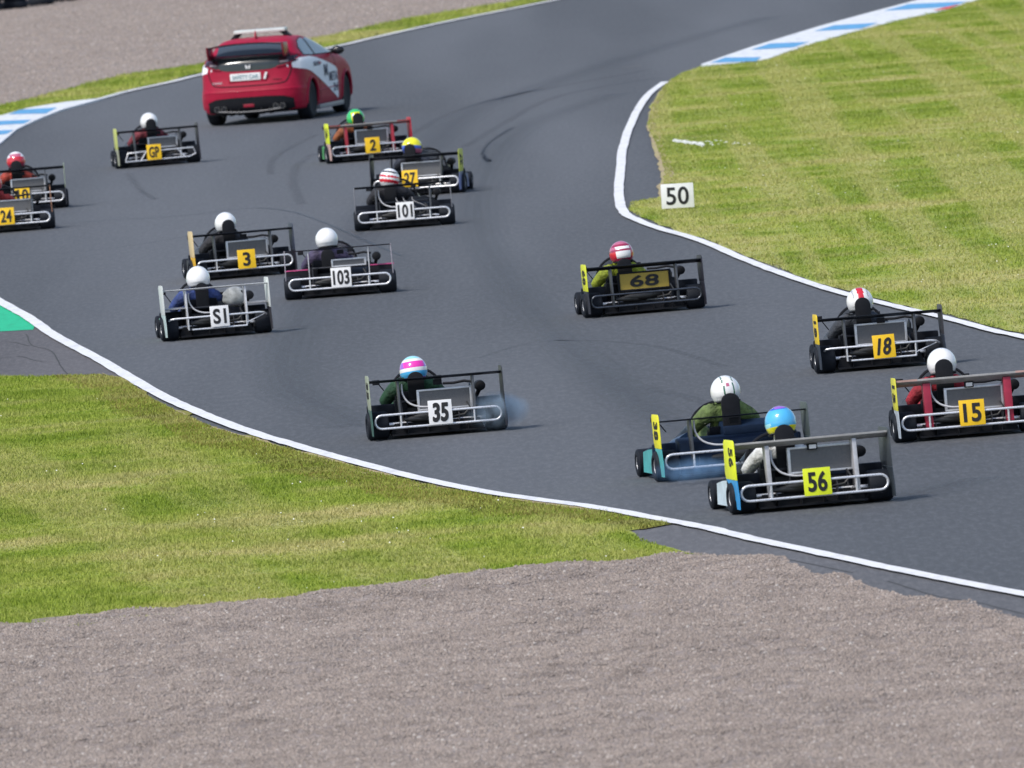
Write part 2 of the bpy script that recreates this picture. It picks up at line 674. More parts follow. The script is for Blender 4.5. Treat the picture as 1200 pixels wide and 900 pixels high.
F_IN = [(-160, 156), (0, 138), (33, 128.5), (77, 121), (117, 115), (150, 106), (200, 95), (233, 87), (320, 68), (400, 52), (430, 45), (520, 25), (600, 9.5), (650, -1), (720, -16), (800, -37)]
WL, WI = to_world(G_LEFT), to_world(G_INF)
WF = to_world(F_OUT + F_IN[::-1])
sheet('grass_verge', WL, GZ - 0.004, M_GL, 0.03, 0.4)
G_DRY = [(60, 443), (116, 441), (140, 445), (152, 452), (182, 471), (219, 490), (255, 505), (319, 523), (400, 545), (480, 566), (560, 582), (640, 594), (700, 602), (745, 609),
         (785, 616), (752, 622), (690, 612), (640, 608), (570, 604), (520, 592), (450, 586), (390, 566), (330, 556), (290, 532), (220, 522), (190, 500), (140, 484), (110, 458)]
sheet('dry_grass_edge', to_world(G_DRY), GZ - 0.002, M_GD, 0.06, 0.4)
sheet('grass_infield', WI, GZ - 0.004, M_GR, 0.03, 0.5)
sheet('grass_strip', WF, GZ - 0.004, M_GF, 0.05, 1.0)

GV = [(-160, 752), (0, 738), (100, 729), (200, 720), (300, 708), (400, 694), (480, 687), (560, 678), (640, 670), (700, 667), (783, 659), (838, 659),
      (887, 661), (933, 669), (958, 679), (1008, 689), (1058, 700), (1117, 714), (1200, 729), (1330, 752), (1400, 1010), (-220, 1010)]
WG = to_world(GV)
WGF = to_world(F_OUT + [(780, -95), (-260, -80)])
sheet('far_gravel', WGF, GZ + 0.006, M_GRAVEL, 0.05, 1.5)


def gravel_height(x, y):
    return np.maximum(0.034 * noise2(x, y, 0.9, 11) + 0.034 * noise2(x, y, 2.4, 12) + 0.010 * noise2(x, y, 8, 13), -0.028)


# near gravel trap: a raked bed with real undulation
P = np.array(WG)
lo, hi = P.min(0) - 0.3, P.max(0) + 0.3
nx, ny = int((hi[0] - lo[0]) / 0.12), int((hi[1] - lo[1]) / 0.12)
gx, gy = np.meshgrid(np.linspace(lo[0], hi[0], nx), np.linspace(lo[1], hi[1], ny), indexing='ij')
fx, fy = gx.ravel(), gy.ravel()
jx, jy = fx + 0.07 * noise2(fx, fy, 3, 21), fy + 0.3 * noise2(fx, fy, 1.5, 22)
ins = inside(jx, jy, WG).reshape(nx, ny)
hz = 0.052 + gravel_height(fx, fy)
idx = np.arange(nx * ny).reshape(nx, ny)
ok = ins[:-1, :-1] & ins[1:, :-1] & ins[1:, 1:] & ins[:-1, 1:]
q = np.stack([idx[:-1, :-1][ok], idx[1:, :-1][ok], idx[1:, 1:][ok], idx[:-1, 1:][ok]], 1)
F = np.concatenate([q[:, [0, 1, 2]], q[:, [0, 2, 3]]])
me = fast_mesh('gravel_trap', np.stack([fx, fy, hz], 1), F, M_GRAVEL)
tag(link('gravel_trap', me), kind='structure')

# loose stones on it
x, y = scatter(WG, 1900, 560000)
k = frame_clip(x, y)
x, y = x[k], y[k]
edge = inside(x + 0.07 * noise2(x, y, 3, 21), y + 0.3 * noise2(x, y, 1.5, 22), WG)
n = len(x)
r = np.minimum(np.exp(RNG.normal(math.log(0.0092), 0.34, n)), .021)
r = np.where(edge, r, r * 0.9)
zz = np.where(edge, 0.052 + gravel_height(x, y), 0.012) + r * 0.35


def stones(name, x, y, r, zz, label, kind='stuff'):
    n = len(x)
    base = np.array([(1, 0, 0), (.3, .95, 0), (-.8, .6, 0), (-.8, -.6, 0), (.3, -.95, 0), (.45, .3, .8), (-.4, .35, .9), (0, -.5, .8)], float)
    fac = np.array([(0, 1, 5), (1, 6, 5), (1, 2, 6), (2, 3, 6), (3, 7, 6), (3, 4, 7), (4, 0, 7), (0, 5, 7), (5, 6, 7)])
    V = base[None] * r[:, None, None] * RNG.uniform(0.8, 1.2, (n, 8, 3)) * RNG.uniform(0.75, 1.25, (n, 1, 3))
    th = RNG.uniform(0, 2 * PI, n)
    ct, st_ = np.cos(th)[:, None], np.sin(th)[:, None]
    V = np.stack([V[..., 0] * ct - V[..., 1] * st_, V[..., 0] * st_ + V[..., 1] * ct, V[..., 2] * 0.85], 2)
    V[:, :, 0] += x[:, None]; V[:, :, 1] += y[:, None]; V[:, :, 2] += zz[:, None]
    F = (np.arange(n) * 8)[:, None, None] + fac[None]
    me = fast_mesh(name, V.reshape(-1, 3), F.reshape(-1, 3), M_STONE, np.repeat(RNG.uniform(0, 1, n), 9))
    tag(link(name, me), label, 'gravel', kind=kind)


stones('gravel', x, y, r, zz - r * .3, 'loose pinkish grey gravel stones filling the trap in the foreground')
fx_, fy_ = scatter(WGF, 140, 320000)
k = frame_clip(fx_, fy_, 30)
fx_, fy_ = fx_[k], fy_[k]
fr = np.clip(np.exp(RNG.normal(math.log(.016), .32, len(fx_))), .01, .05)
stones('far_stones', fx_, fy_, fr, np.full(len(fx_), GZ + .006), 'loose pinkish stones of the far gravel trap beyond the safety car')
print('stones', n, 'area', area(WG))

grass('grass_blades', WL, 1700, 650000, M_GL, 0.016, 0.045, 0.006, 'short yellowish green grass on the verge left of the track')
grass('dry_grass_blades', to_world(G_DRY), 1400, 300000, M_GD, 0.012, 0.045, 0.006, 'dry olive brown grass fringe beside the left white line')
grass('infield_grass_blades', WI, 800, 800000, M_GR, 0.018, 0.045, 0.008, 'patchy mown grass with straw coloured streaks on the infield')
grass('strip_grass_blades', WF, 250, 200000, M_GF, 0.03, 0.08, 0.012, 'narrow bright green grass strip along the far gravel')


def flowers(name, poly, n, label, seed):
    x, y = scatter(poly, 60, 4000)
    k = frame_clip(x, y) & (noise2(x, y, 0.5, seed) > 0.25)
    x, y = x[k][:n], y[k][:n]
    mb = MB()
    for a, b in zip(x, y):
        s = random.uniform(0.004, 0.009)
        h = GZ + random.uniform(0.04, 0.07)
        ring = [(a + s * math.cos(i * PI / 3), b + s * math.sin(i * PI / 3), h + s * .5 * math.sin(i)) for i in range(6)]
        mb.add(ring + [(a, b, h + s)], [(i, (i + 1) % 6, 6) for i in range(6)])
    o = mb.build(name, mat('petals', (0.8, 0.8, 0.7), 0.6))
    tag(o, label, 'flowers', kind='stuff')


flowers('daisies', WL, 60, 'tiny white daisies dotted through the left grass verge', 31)
flowers('infield_daisies', WI, 170, 'tiny white daisies dotted through the infield grass', 33)

# white lines
ribbon('edge_line', LINE_L, 0.152, 0.022, M_LINE)
ribbon('edge_line', LINE_R, 0.138, 0.022, M_LINE)
ribbon('edge_line', LINE_F, 0.17, 0.022, M_LINE)
# broken soil and dead grass between line and infield grass
m, t, b = nt('bare_soil')
f = noise(t, scaled(t, 3, 0.8), 1, 6, 0.7)
t.links.new(ramp(t, f, [(0.35, (0.2, 0.16, 0.10)), (0.48, (0.38, 0.30, 0.17)), (0.65, (0.36, 0.34, 0.12))]), b.inputs['Base Color'])
b.inputs['Roughness'].default_value = 0.95
sheet('soil_edge', to_world([(779, 102), (763, 126), (758, 150), (767, 175), (774, 201), (772, 228), (777, 234), (786, 225), (788, 201), (778, 172), (768, 149), (772, 124), (785, 103)]),
      GZ - 0.002, m, 0.02, 0.5)
sheet('soil_edge', to_world([(118, 438), (150, 452), (182, 469), (219, 489), (255, 503), (319, 521), (400, 543), (480, 564), (560, 580.5), (640, 592.5), (700, 600),
                             (700, 604), (640, 597), (560, 586), (480, 571), (400, 550), (319, 529), (255, 511), (219, 497), (182, 478), (150, 460)]),
      GZ - 0.001, m, 0.02, 0.5)

# a dragged streak of white chalk on the infield grass and a paint fleck on the track
ck = MB()
rc = random.Random(3)
for i in range(260):
    u = rc.random()
    a, b = at(789 + 36 * u + (rc.random() * 60 if rc.random() < .12 else 0), 167.5 + 5.5 * u + rc.gauss(0, .5))
    z_ = GZ + rc.uniform(.01, .04); e = rc.uniform(.01, .022)
    ck.add([(a - e, b - e, z_), (a + e, b - e, z_), (a + e, b + e, z_ + .006), (a - e, b + e, z_ + .006)], [(0, 1, 2, 3)])
tag(ck.build('chalk', mat('chalk', (.72, .74, .68), .8)), 'white chalk dust streak on the infield grass above the board', 'chalk', kind='stuff')
sheet('paint_fleck', to_world([(728, 78.6), (752, 76.4), (753, 77.4), (730, 79.8)]), .004, M_MARG)

# kerbs
sheet('kerb', to_world([(822, 77), (850, 67), (882, 56), (961, 32), (1027, 14), (1073, 2), (1110, -8), (1180, -28), (1240, -28), (1180, -10), (1146, 1), (1106, 14), (1050, 26), (989, 42),
                        (943, 56), (896, 72), (822, 80)]), 0.030, M_KW, thick=0.04)
for q_ in ([(833, 75.5), (850, 69.5), (892, 69), (886, 74)], [(880, 60.5), (902, 53), (948, 51), (930, 57.5)], [(954, 38.5), (978, 31.5), (1029, 28.5), (1009, 35.5)],
           [(1036, 14.5), (1066, 6.5), (1134, 3.5), (1112, 10)], [(1115, -7), (1140, -15), (1200, -18), (1180, -12)]):
    sheet('kerb_stripe', to_world(q_), 0.034, M_KB)
sheet('kerb_stripe', to_world([(1093, 14.5), (1108, 10.5), (1124, 7), (1112, 12.5)]), 0.038, M_KR)
sheet('kerb', to_world([(-160, 225), (0, 170), (20, 153), (43, 142), (73, 130), (110, 120), (150, 108), (117, 117), (77, 121), (33, 128), (0, 137), (-160, 155)]), 0.030, M_KW, thick=0.04)
for q_ in ([(23, 130.6), (67, 128), (54, 135), (10, 136)], [(-8, 144.2), (37, 142.3), (28, 147), (-8, 149)], [(-20, 156), (16, 154.3), (8, 159), (-20, 162)],
           [(-60, 172), (-18, 168), (-24, 173), (-70, 178)]):
    sheet('kerb_stripe', to_world(q_), 0.034, M_KB)

# cracks of the old run-off surface
for pts in ([(-20, 425), (20, 418), (50, 424), (95, 419)], [(30, 392), (38, 405), (60, 412), (72, 430), (80, 441)], [(-20, 404), (10, 401), (36, 406)],
            [(870, 656), (905, 654), (950, 662), (1000, 672)], [(1040, 682), (1100, 700), (1150, 708), (1230, 728)]):
    ribbon('crack', pts, .016, .0065, mat('crack_fill', (.045, .045, .045), .9), 6)

# rubber left on the asphalt
m, t, b = nt('rubber_marks')
f = noise(t, scaled(t, 14, 1.5), 1, 5, 0.7)
t.links.new(ramp(t, f, [(0.3, (0.025, 0.026, 0.03)), (0.6, (0.05, 0.052, 0.056))]), b.inputs['Base Color'])
b.inputs['Alpha'].default_value = 0.042
m_wide = m.copy()
m_wide.node_tree.nodes['Principled BSDF'].inputs['Alpha'].default_value = 0.035
b.inputs['Roughness'].default_value = 0.7
for pts, w, a_ in (([(150, 203), (157, 214), (166, 224), (182, 234)], 0.16, 3), ([(482, 158), (530, 132), (600, 112), (680, 97), (760, 82)], 0.22, 2),
               ([(545, 172), (585, 148), (640, 118), (700, 103), (770, 92)], 0.22, 2), ([(318, 205), (318, 190), (335, 176), (372, 158)], 0.16, 2),
               ([(354, 240), (344, 215), (348, 195), (368, 180)], 0.2, 2), ([(-20, 300), (80, 296), (180, 284), (300, 262)], 0.12, 1),
               ([(572, 190), (566, 180), (575, 166), (600, 150)], 0.14, 2), ([(900, 20), (760, 60), (640, 100), (540, 140), (440, 250), (330, 420), (420, 500)], 0.9, 3),
               ([(1150, 560), (1000, 590), (900, 560), (760, 480), (640, 380), (560, 260), (600, 160), (720, 110)], 0.8, 3),
               ([(760, 455), (820, 470), (900, 500), (1000, 560)], 0.2, 1), ([(560, 420), (640, 400), (760, 405), (850, 430)], 0.12, 1)):
    for q_ in range(a_ + 1):
        ribbon('tyre_mark', pts, w * (1 - .28 * q_), 0.004 + .0015 * q_, m if w < .5 else m_wide, 14)
ribbon('track_seam', [(60, 262), (200, 254), (330, 246), (470, 300)], .03, .003, mat('bitumen', (.03, .03, .033), .5))

# ------------------------------------------------------------------ generic body for drivers
def skin_mesh(name, verts, edges, radii, root, sub=1):
    me = bpy.data.meshes.new(name)
    me.from_pydata(verts, edges, [])
    o = bpy.data.objects.new(name, me)
    C.objects.link(o)
    o.modifiers.new('skin', 'SKIN')
    for i, rr in enumerate(radii):
        me.skin_vertices[0].data[i].radius = rr if isinstance(rr, tuple) else (rr, rr)
    for i in range(len(verts)): me.skin_vertices[0].data[i].use_root = (i == root)
    sb = o.modifiers.new('sub', 'SUBSURF')
    sb.levels = sub; sb.render_levels = sub
    dg = bpy.context.evaluated_depsgraph_get()
    out = bpy.data.meshes.new_from_object(o.evaluated_get(dg))
    bpy.data.objects.remove(o)
    out.polygons.foreach_set('use_smooth', [True] * len(out.polygons))
    return out


SX = -0.17   # the seat sits left of the centre line, the engine right of it
bv = [(SX, .50, .20), (SX, .40, .32), (SX, .29, .44), (SX, .23, .50), (SX, .22, .56), (SX, .24, .63), (SX, .245, .70)]
be = [(0, 1), (1, 2), (2, 3), (3, 4), (4, 5), (5, 6)]
br = [(.17, .12), (.15, .11), (.17, .12), (.16, .11), .075, .075, .085]
for s_ in (-1, 1):
    k = len(bv)
    bv += [(SX + s_ * .17, .25, .515), (SX + s_ * .255, .32, .43), (SX + s_ * .30, .43, .35), (SX + s_ * .21, .60, .39), (SX + s_ * .14, .73, .43)]
    be += [(3, k), (k, k + 1), (k + 1, k + 2), (k + 2, k + 3), (k + 3, k + 4)]
    br += [.095, .076, .066, .055, .038]
    k = len(bv)
    bv += [(SX + s_ * .11, .62, .20), (SX + s_ * .15, .95, .36), (SX + s_ * .14, 1.15, .24), (SX + s_ * .12, 1.34, .13), (SX + s_ * .12, 1.42, .20)]
    be += [(0, k), (k, k + 1), (k + 1, k + 2), (k + 2, k + 3), (k + 3, k + 4)]
    br += [.095, .068, .06, .042, .04]
BODY = skin_mesh('driver_body', bv, be, br, 0, 1)


def hand_mesh(s_):
    w = Vector((SX + s_ * .14, .73, .43))
    f, side, up = Vector((-s_ * .25, .9, .2)).normalized(), Vector((s_, .2, 0)).normalized(), Vector((0, -.2, 1))
    v = [w, w + f * .05, w + f * .085]
    e = [(0, 1), (1, 2)]
    r_ = [.03, .034, .026]
    for i, (o_, L) in enumerate(((-.03, .030), (-.01, .034), (.01, .031), (.03, .025))):
        k = len(v)
        b0 = w + f * .10 + up * (-o_)
        v += [b0, b0 + f * L - side * .012, b0 + f * (L * .9) - side * .045]
        e += [(2, k), (k, k + 1), (k + 1, k + 2)]
        r_ += [.0105, .0095, .009]
    k = len(v)
    v += [w + f * .055 + up * .03 - side * .02, w + f * .085 + up * .045 - side * .035]
    e += [(1, k), (k, k + 1)]
    r_ += [.012, .010]
    return skin_mesh('glove', [tuple(p) for p in v], e, r_, 0, 1)


GLOVES = {s_: hand_mesh(s_) for s_ in (-1, 1)}


# helmet: colour zones by direction from its centre (-y is the back of the head)
HC = {'white': (0.82, 0.82, 0.82), 'red': (0.6, 0.02, 0.04), 'black': (0.015, 0.015, 0.02), 'sky': (0.08, 0.45, 0.8), 'yellow': (0.85, 0.8, 0.02),
      'green': (0.03, 0.5, 0.12), 'magenta': (0.8, 0.04, 0.42), 'violet': (0.35, 0.12, 0.6), 'orange': (0.85, 0.3, 0.05), 'pink': (0.5, 0.13, 0.22),
      'maroon': (0.32, 0.02, 0.07), 'blue': (0.03, 0.1, 0.55), 'aqua': (0.35, 0.75, 0.85), 'dkgreen': (0.02, 0.13, 0.07), 'grey': (0.4, 0.4, 0.42)}


def h_white(x, y, z): return 'white'
def h_56(x, y, z):
    if z > .75: return 'violet' if abs(x) < .35 and z > .82 else 'white' if z > .9 else 'blue'
    if z < -.25 and abs(x) > .35: return 'yellow'
    return 'sky' if abs(x) < .8 or z > 0 else 'aqua'
def h_teal(x, y, z):
    if y < 0 and abs(x + .3) < .035 and z > -.4: return 'dkgreen'
    if y < 0 and abs(x - .38) < .035 and z > -.4: return 'dkgreen'
    if y < 0 and abs(x - .02) < .13 and .22 < z < .42: return 'pink'
    return 'white'
def h_18(x, y, z): return 'red' if abs(x) < .24 and z > .1 else 'grey' if abs(abs(x) - .55) < .05 and z > .2 else 'white'
def h_68(x, y, z):
    if z > .72: return 'pink'
    if z > .5: return 'maroon'
    if z > .3: return 'white' if abs(x) < .6 else 'pink'
    if z > .18: return 'maroon'
    if z > -.35: return 'white' if abs(x) < .62 else 'red'
    return 'maroon'
def h_35(x, y, z):
    if z > .75: return 'aqua'
    if z > .58: return 'white'
    if z > .18: return 'magenta' if abs(x) < .72 else 'violet'
    if z > -.05: return 'white'
    return 'sky' if z > -.45 else 'violet'
def h_101(x, y, z):
    q = z + .25 * x
    return 'white' if q > .7 else 'black' if q > .55 else 'white' if q > .3 else 'red' if q > .1 else 'white' if q > -.1 else 'red' if q > -.4 else 'white'
def h_2(x, y, z):
    if y < 0 and abs(x) < .5 and -.2 < z < .35: return 'orange' if z < .1 else 'white'
    if y < 0 and abs(x + .1) < .5 and z < .6: return 'yellow'
    return 'green'
def h_7(x, y, z):
    if z > .12: return 'yellow'
    if z > -.12: return 'blue'
    return 'pink' if x > 0 else 'blue'
def h_10(x, y, z):
    if z > .72: return 'white'
    if z > .4: return 'pink' if abs(x) < .6 else 'white'
    return 'red' if z > -.3 else 'maroon'
def h_24(x, y, z): return 'red'


def helmet_mesh(fn):
    seg, rings = 56, 40
    names = []
    mb = MB()
    vs, fs, cs = [], [], []
    for i in range(rings + 1):
        th = PI * i / rings
        for j in range(seg):
            p = 2 * PI * j / seg
            dx, dy, dz = math.sin(th) * math.cos(p), math.sin(th) * math.sin(p), math.cos(th)
            # full-face shell: long front to back, cut flat below, chin bar pushed forward
            x, y, z = .137 * dx, .152 * dy, .142 * dz
            if dz < -.55: z = .142 * (-.55 + (dz + .55) * .25)
            if dy > .2 and dz < -.1: y += .018 * (dy - .2)
            if dz < -.1: x *= 1 - .08 * (-.1 - dz)
            if dy < -.3 and dz < -.35: y *= .93
            vs.append((x, y, z))
    for i in range(rings):
        for j in range(seg):
            fs.append((i * seg + j, (i + 1) * seg + j, (i + 1) * seg + (j + 1) % seg, i * seg + (j + 1) % seg))
            th, p = PI * (i + .5) / rings, 2 * PI * (j + .5) / seg
            cs.append(fn(math.sin(th) * math.cos(p), math.sin(th) * math.sin(p), math.cos(th)))
    for c in cs:
        if c not in names: names.append(c)
    mb.add(vs, fs)
    mb.m = [names.index(c) for c in cs]
    return mb.mesh('helmet', [mat('helmet_' + c, HC[c], 0.18, coat=0.6, wear=0.04) for c in names], smooth=60)


def visor_mesh():
    vs, fs = [], []
    A, B = 15, 5
    for i in range(A):
        a = R(25 + 130 * i / (A - 1))
        for j in range(B):
            z = -.02 + .075 * j / (B - 1)
            k = math.sqrt(max(0, 1 - (z / .142) ** 2))
            vs.append((.143 * k * math.cos(a), .160 * k * math.sin(a), z))
    for i in range(A - 1):
        for j in range(B - 1):
            fs.append((i * B + j, (i + 1) * B + j, (i + 1) * B + j + 1, i * B + j + 1))
    mb = MB(); mb.add(vs, fs)
    return mb.mesh('visor', mat('smoked_visor', (0.02, 0.02, 0.03), 0.08), smooth=60)


def suit_mat(col):
    key = ('suit', tuple(col))
    if key in _simple: return _simple[key]
    m_ = mat('race_suit', col, 0.75, wear=0.35)
    t_ = m_.node_tree
    tc = t_.nodes.new('ShaderNodeTexCoord')
    n_ = noise(t_, tc.outputs['Object'], 14, 3, .6)
    bp = t_.nodes.new('ShaderNodeBump'); bp.inputs['Strength'].default_value = 1.0; bp.inputs['Distance'].default_value = .03
    t_.links.new(n_, bp.inputs['Height'])
    t_.links.new(bp.outputs[0], t_.nodes['Principled BSDF'].inputs['Normal'])
    _simple[key] = m_
    return m_


def driver(k, loc, rz):
    body = BODY.copy()
    body.materials.clear()
    suit = suit_mat(tuple(v * (.75 if max(k['suit']) < .7 else 1) for v in k['suit']))
    body.materials.append(suit)
    o = link('person', body)
    dx = k.get('sx', 0)
    o.location = (loc[0] + dx * math.cos(rz), loc[1] + dx * math.sin(rz), loc[2] + k.get('pup', 0))
    o.rotation_euler = (0, 0, rz)
    tag(o, k['dlabel'], 'person', 'drivers seated in the karts')
    hz_ = k.get('hz', .74) - .05
    h = link('helmet', cached(('helmet', k['helmet'].__name__), lambda: helmet_mesh(k['helmet'])), o, (SX, .235, hz_))
    h.rotation_euler = (R(-8), R(-3), R(k.get('hturn', 0)))
    h.scale = (1.03, 1.03, 1.08)
    link('visor', cached('visor', visor_mesh), h)
    link('helmet_trim', cached('htrim', lambda: MB().tube([(.118 * math.cos(a), .126 * math.sin(a) + .004, -.088) for a in np.linspace(0, 2 * PI, 41)[:-1]], .008, 6, True).mesh('helmet_trim', MATTE())), h)
    gm = mat('glove', k.get('glove', (0.03, 0.03, 0.035)), 0.7)
    for s_ in (-1, 1):
        me = cached(('glove', s_, k.get('glove')), lambda: GLOVES[s_].copy())
        me.materials.clear(); me.materials.append(gm)
        link('glove', me, o)
    return o


# ------------------------------------------------------------------ kart parts
def tyre(w, rad, rim):
    h = w / 2
    mb = MB()
    mb.lathe([(-h * .82, rim), (-h, rim + .012), (-h, rad - .03), (-h * .93, rad - .012), (-h * .75, rad), (h * .75, rad), (h * .93, rad - .012), (h, rad - .03), (h, rim + .012), (h * .82, rim)],
             (0, 0, 0), 'x', 40)
    return mb.mesh('tyre', RUB(), smooth=35)


def rim_mesh(w, rim, out):
    """dished rim; out = +-1 the visible side"""
    h = w / 2
    mb = MB()
    s_ = out
    mb.lathe([(s_ * -h * .8, rim * .98), (s_ * h * .86, rim * 1.02), (s_ * h * .86, rim * .93), (s_ * h * .66, rim * .85), (s_ * h * .6, rim * .35), (s_ * h * .8, rim * .3), (s_ * h * .8, .004)], (0, 0, 0), 'x', 32)
    for i in range(6):
        a = i * PI / 3
        mb.box((s_ * h * .68, rim * .56 * math.cos(a), rim * .56 * math.sin(a)), (h * .16, .02, rim * .5), (PI - a, 0, 0))
    return mb.mesh('rim', ALU(), smooth=40)


def build_kart(k):
    x, y = at(*k['px'])
    az = math.atan((600 - k['px'][0]) / FPX)
    rz = R(k['yaw']) + az
    root = empty('superkart', (x, y, 0.004), rz)
    root.scale = (k.get('w', 1), 1, 1)
    tag(root, k['label'], 'kart', 'superkarts following the safety car')
    pod = mat('pod_' + k['num'], tuple(v * .5 for v in k.get('pod', (0.008, 0.013, 0.028))), 0.55, spec=.2)
    acc = mat('accent_' + k['num'], k.get('accent', (0.02, 0.02, 0.025)), 0.4)
    strut = mat('strut_' + k['num'], k.get('strut', (0.07, 0.075, 0.085)), 0.4, 0.2)
    # floor and chassis
    def floor():
        mb = MB()
        mb.prism([(-.46, -.14), (.46, -.14), (.46, .2), (.36, .9), (.36, 1.3), (.2, 1.6), (-.2, 1.6), (-.36, 1.3), (-.36, .9), (-.46, .2)], .03, .045, 'xy')
        for s_ in (-.3, -.1, .1, .3):
            mb.box((s_, -.06, .075), (.008, .16, .06))
        mb.prism([(-.46, .03), (.46, .03), (.46, .06), (.42, .15), (-.42, .15), (-.46, .06)], -.05, -.04, 'xz')
        return mb.mesh('floor_tray', MATTE())
    link('floor_tray', cached('floor', floor), root)

    def chassis():
        mb = MB()
        for s_ in (-1, 1):
            mb.tube([(s_ * .34, -.16, .12), (s_ * .34, .3, .085), (s_ * .38, .7, .08), (s_ * .25, 1.2, .08), (s_ * .2, 1.5, .09)], .016, 8)
        mb.tube([(-.34, .25, .09), (.34, .25, .09)], .014, 8)
        mb.tube([(-.36, .75, .09), (.36, .75, .09)], .014, 8)
        mb.tube([(-.33, 0, .12), (-.33, .05, .36), (.33, .05, .36), (.33, 0, .12)], .012, 8)
        return mb.mesh('chassis_frame', DKM())
    link('chassis_frame', cached('chassis', chassis), root)
    link('rear_axle', cached('axle', lambda: MB().tube([(-.5, 0, .142), (.5, 0, .142)], .02, 12).mesh('rear_axle', CHR())), root)
    # wheels
    for s_ in (-1, 1):
        w = link('rear_wheel', cached('rt', lambda: tyre(.215, .142, .072)), root, (s_ * .588, 0, .142))
        link('rim', cached(('rr', s_), lambda: rim_mesh(.215, .07, s_)), w)
        w = link('front_wheel', cached('ft', lambda: tyre(.14, .13, .066)), root, (s_ * k.get('ftx', .51), k.get('wb', 1.05), .13))
        link('rim', cached(('fr', s_), lambda: rim_mesh(.14, .064, s_)), w)
        w.rotation_euler = (0, 0, R(-k.get('steer', 3)))
    # side pods
    pcol = k.get('podside')
    for s_ in (-1, 1):
        mb = MB()
        th = k.get('podh', .34)
        prof = [(.17, .06), (.17, th - .01), (.30, th - .02), (.62, th - .05), (.86, .25), (.90, .06)]
        mb.prism(prof, s_ * .29, s_ * k.get('pw', .555))
        mb.prism([(.155, .10), (.155, th), (.20, th + .002), (.215, .10)], s_ * .375, s_ * .665)
        o = mb.build('side_pod', pod, root, bevel=.018)
        if pcol:
            pm = MB(); pm.prism([(.2, .05), (.2, th - .045), (.6, th - .07), (.84, .24), (.87, .05)], s_ * (k.get('pw', .555) + .001), s_ * (k.get('pw', .555) + .009))
            pm.build('side_panel', mat('podside_' + k['num'], pcol, 0.4), o)
        if k.get('trim'):
            MB().box((s_ * .53, .16, th + .008), (.3, .02, .014)).build('trim_strip', mat('trim_' + k['num'], k['trim'], .4), o)
    # clutter around the axle: brake disc, sprocket, battery, tank, leads
    def brake():
        return MB().lathe([(-.006, .085), (.006, .085)], (-.30, 0, .142), 'x', 28).mesh('brake_disc', DKM())
    link('brake_disc', cached('brake', brake), root)
    link('sprocket', cached('spk', lambda: MB().lathe([(-.004, .1), (.004, .1)], (.22, 0, .142), 'x', 28).mesh('sprocket', DKM())), root)
    link('battery_box', cached('bat', lambda: MB().box((-.33, .16, .30), (.12, .16, .14)).mesh('battery_box', MATTE(), bevel=.008)), root)

    def cowl():
        mb = MB()
        mb.prism([(.02, .06), (.02, .27), (.12, .33), (.34, .36), (.5, .30), (.5, .06)], -.02, .36)
        mb.prism([(.04, .05), (.04, .2), (.2, .24), (.2, .05)], -.36, -.03)
        return mb.mesh('engine_tray', BLK(), bevel=.01)
    link('engine_tray', cached('cowl', cowl), root)

    def fill_plate():  # black plates added to close see-through gaps and darken the kart rear
        mb = MB()
        mb.prism([(-.36, .05), (.44, .05), (.44, .37), (.30, .41), (.10, .41), (.02, .34), (-.32, .34), (-.36, .32)], .215, .232, 'xz')
        mb.prism([(.235, .05), (.235, .44), (.33, .48), (.46, .40), (.50, .05)], .38, .395)
        return mb.mesh('dark_fill_plate', BLK(), bevel=.005)
    link('dark_fill_plate', cached('fill_plate', fill_plate), root)

    if k['num'] == '101':
        for x0_, x1_ in ((.0, .16), (.12, .3), (-.1, .04)):
            MB().tube(smooth_line([(x0_, -.04, .42), (x0_ + .03, -.08, .36), (x1_, -.10, .28), (x1_ + .02, -.02, .2)], 5), .007, 6).build('cable', mat('grey_lead', (.25, .25, .26), .5), root)
    if k.get('tailbody'):
        mb = MB()
        mb.prism([(-.05, .05), (-.07, .34), (.05, .38), (.12, .38), (.12, .05)], -.47, .60)
        mb.prism([(.02, .37), (.02, .45), (.2, .50), (.4, .42), (.4, .37)], -.05, .58)
        mb.build('tail_body', pod, root, bevel=.02)
    # nose fairing with windscreen
    rings = []
    for yy, w_, z0, z1 in ((.96, .36, .06, .42), (1.15, .42, .05, .38), (1.3, .46, .05, .31), (1.45, .5, .05, .22), (1.58, .46, .05, .14), (1.66, .34, .05, .10)):
        rg = []
        for i in range(20):
            a = PI * i / 19
            rg.append((w_ * math.cos(a) * (1 if abs(math.cos(a)) > .9 else 1), yy, z0 + (z1 - z0) * math.sin(a) ** .7))
        rings.append(rg)
    nose_mat = mat('nose_' + k['num'], k.get('nose', k.get('pod', (0.012, 0.014, 0.02))), 0.35)
    nose = MB().loft(rings).build('nose_fairing', nose_mat, root)

    def screen():
        mb = MB()
        vs, fs = [], []
        for j, (yy, w_, zt) in enumerate(((.93, .27, .645), (1.0, .285, .60), (1.1, .32, .50), (1.2, .36, .38))):
            for i in range(17):
                a = PI * i / 16
                vs.append((-.08 + w_ * math.cos(a), yy, .3 + (zt - .3) * math.sin(a) ** .8))
        for j in range(3):
            for i in range(16): fs.append((j * 17 + i, j * 17 + i + 1, (j + 1) * 17 + i + 1, (j + 1) * 17 + i))
        mb.add(vs, fs)
        m_ = mat('smoked_screen', (0.02, 0.023, 0.03), 0.12)
        m_.node_tree.nodes['Principled BSDF'].inputs['Alpha'].default_value = .5
        cached('screen_rim', lambda: MB().tube(vs[:17], .014, 6).mesh('screen_trim', MATTE()))
        return mb.mesh('windscreen', m_)
    ws = link('windscreen', cached('screen', screen), nose, (k.get('sx', 0) * .8, 0, 0))
    link('screen_trim', _cache['screen_rim'], ws)

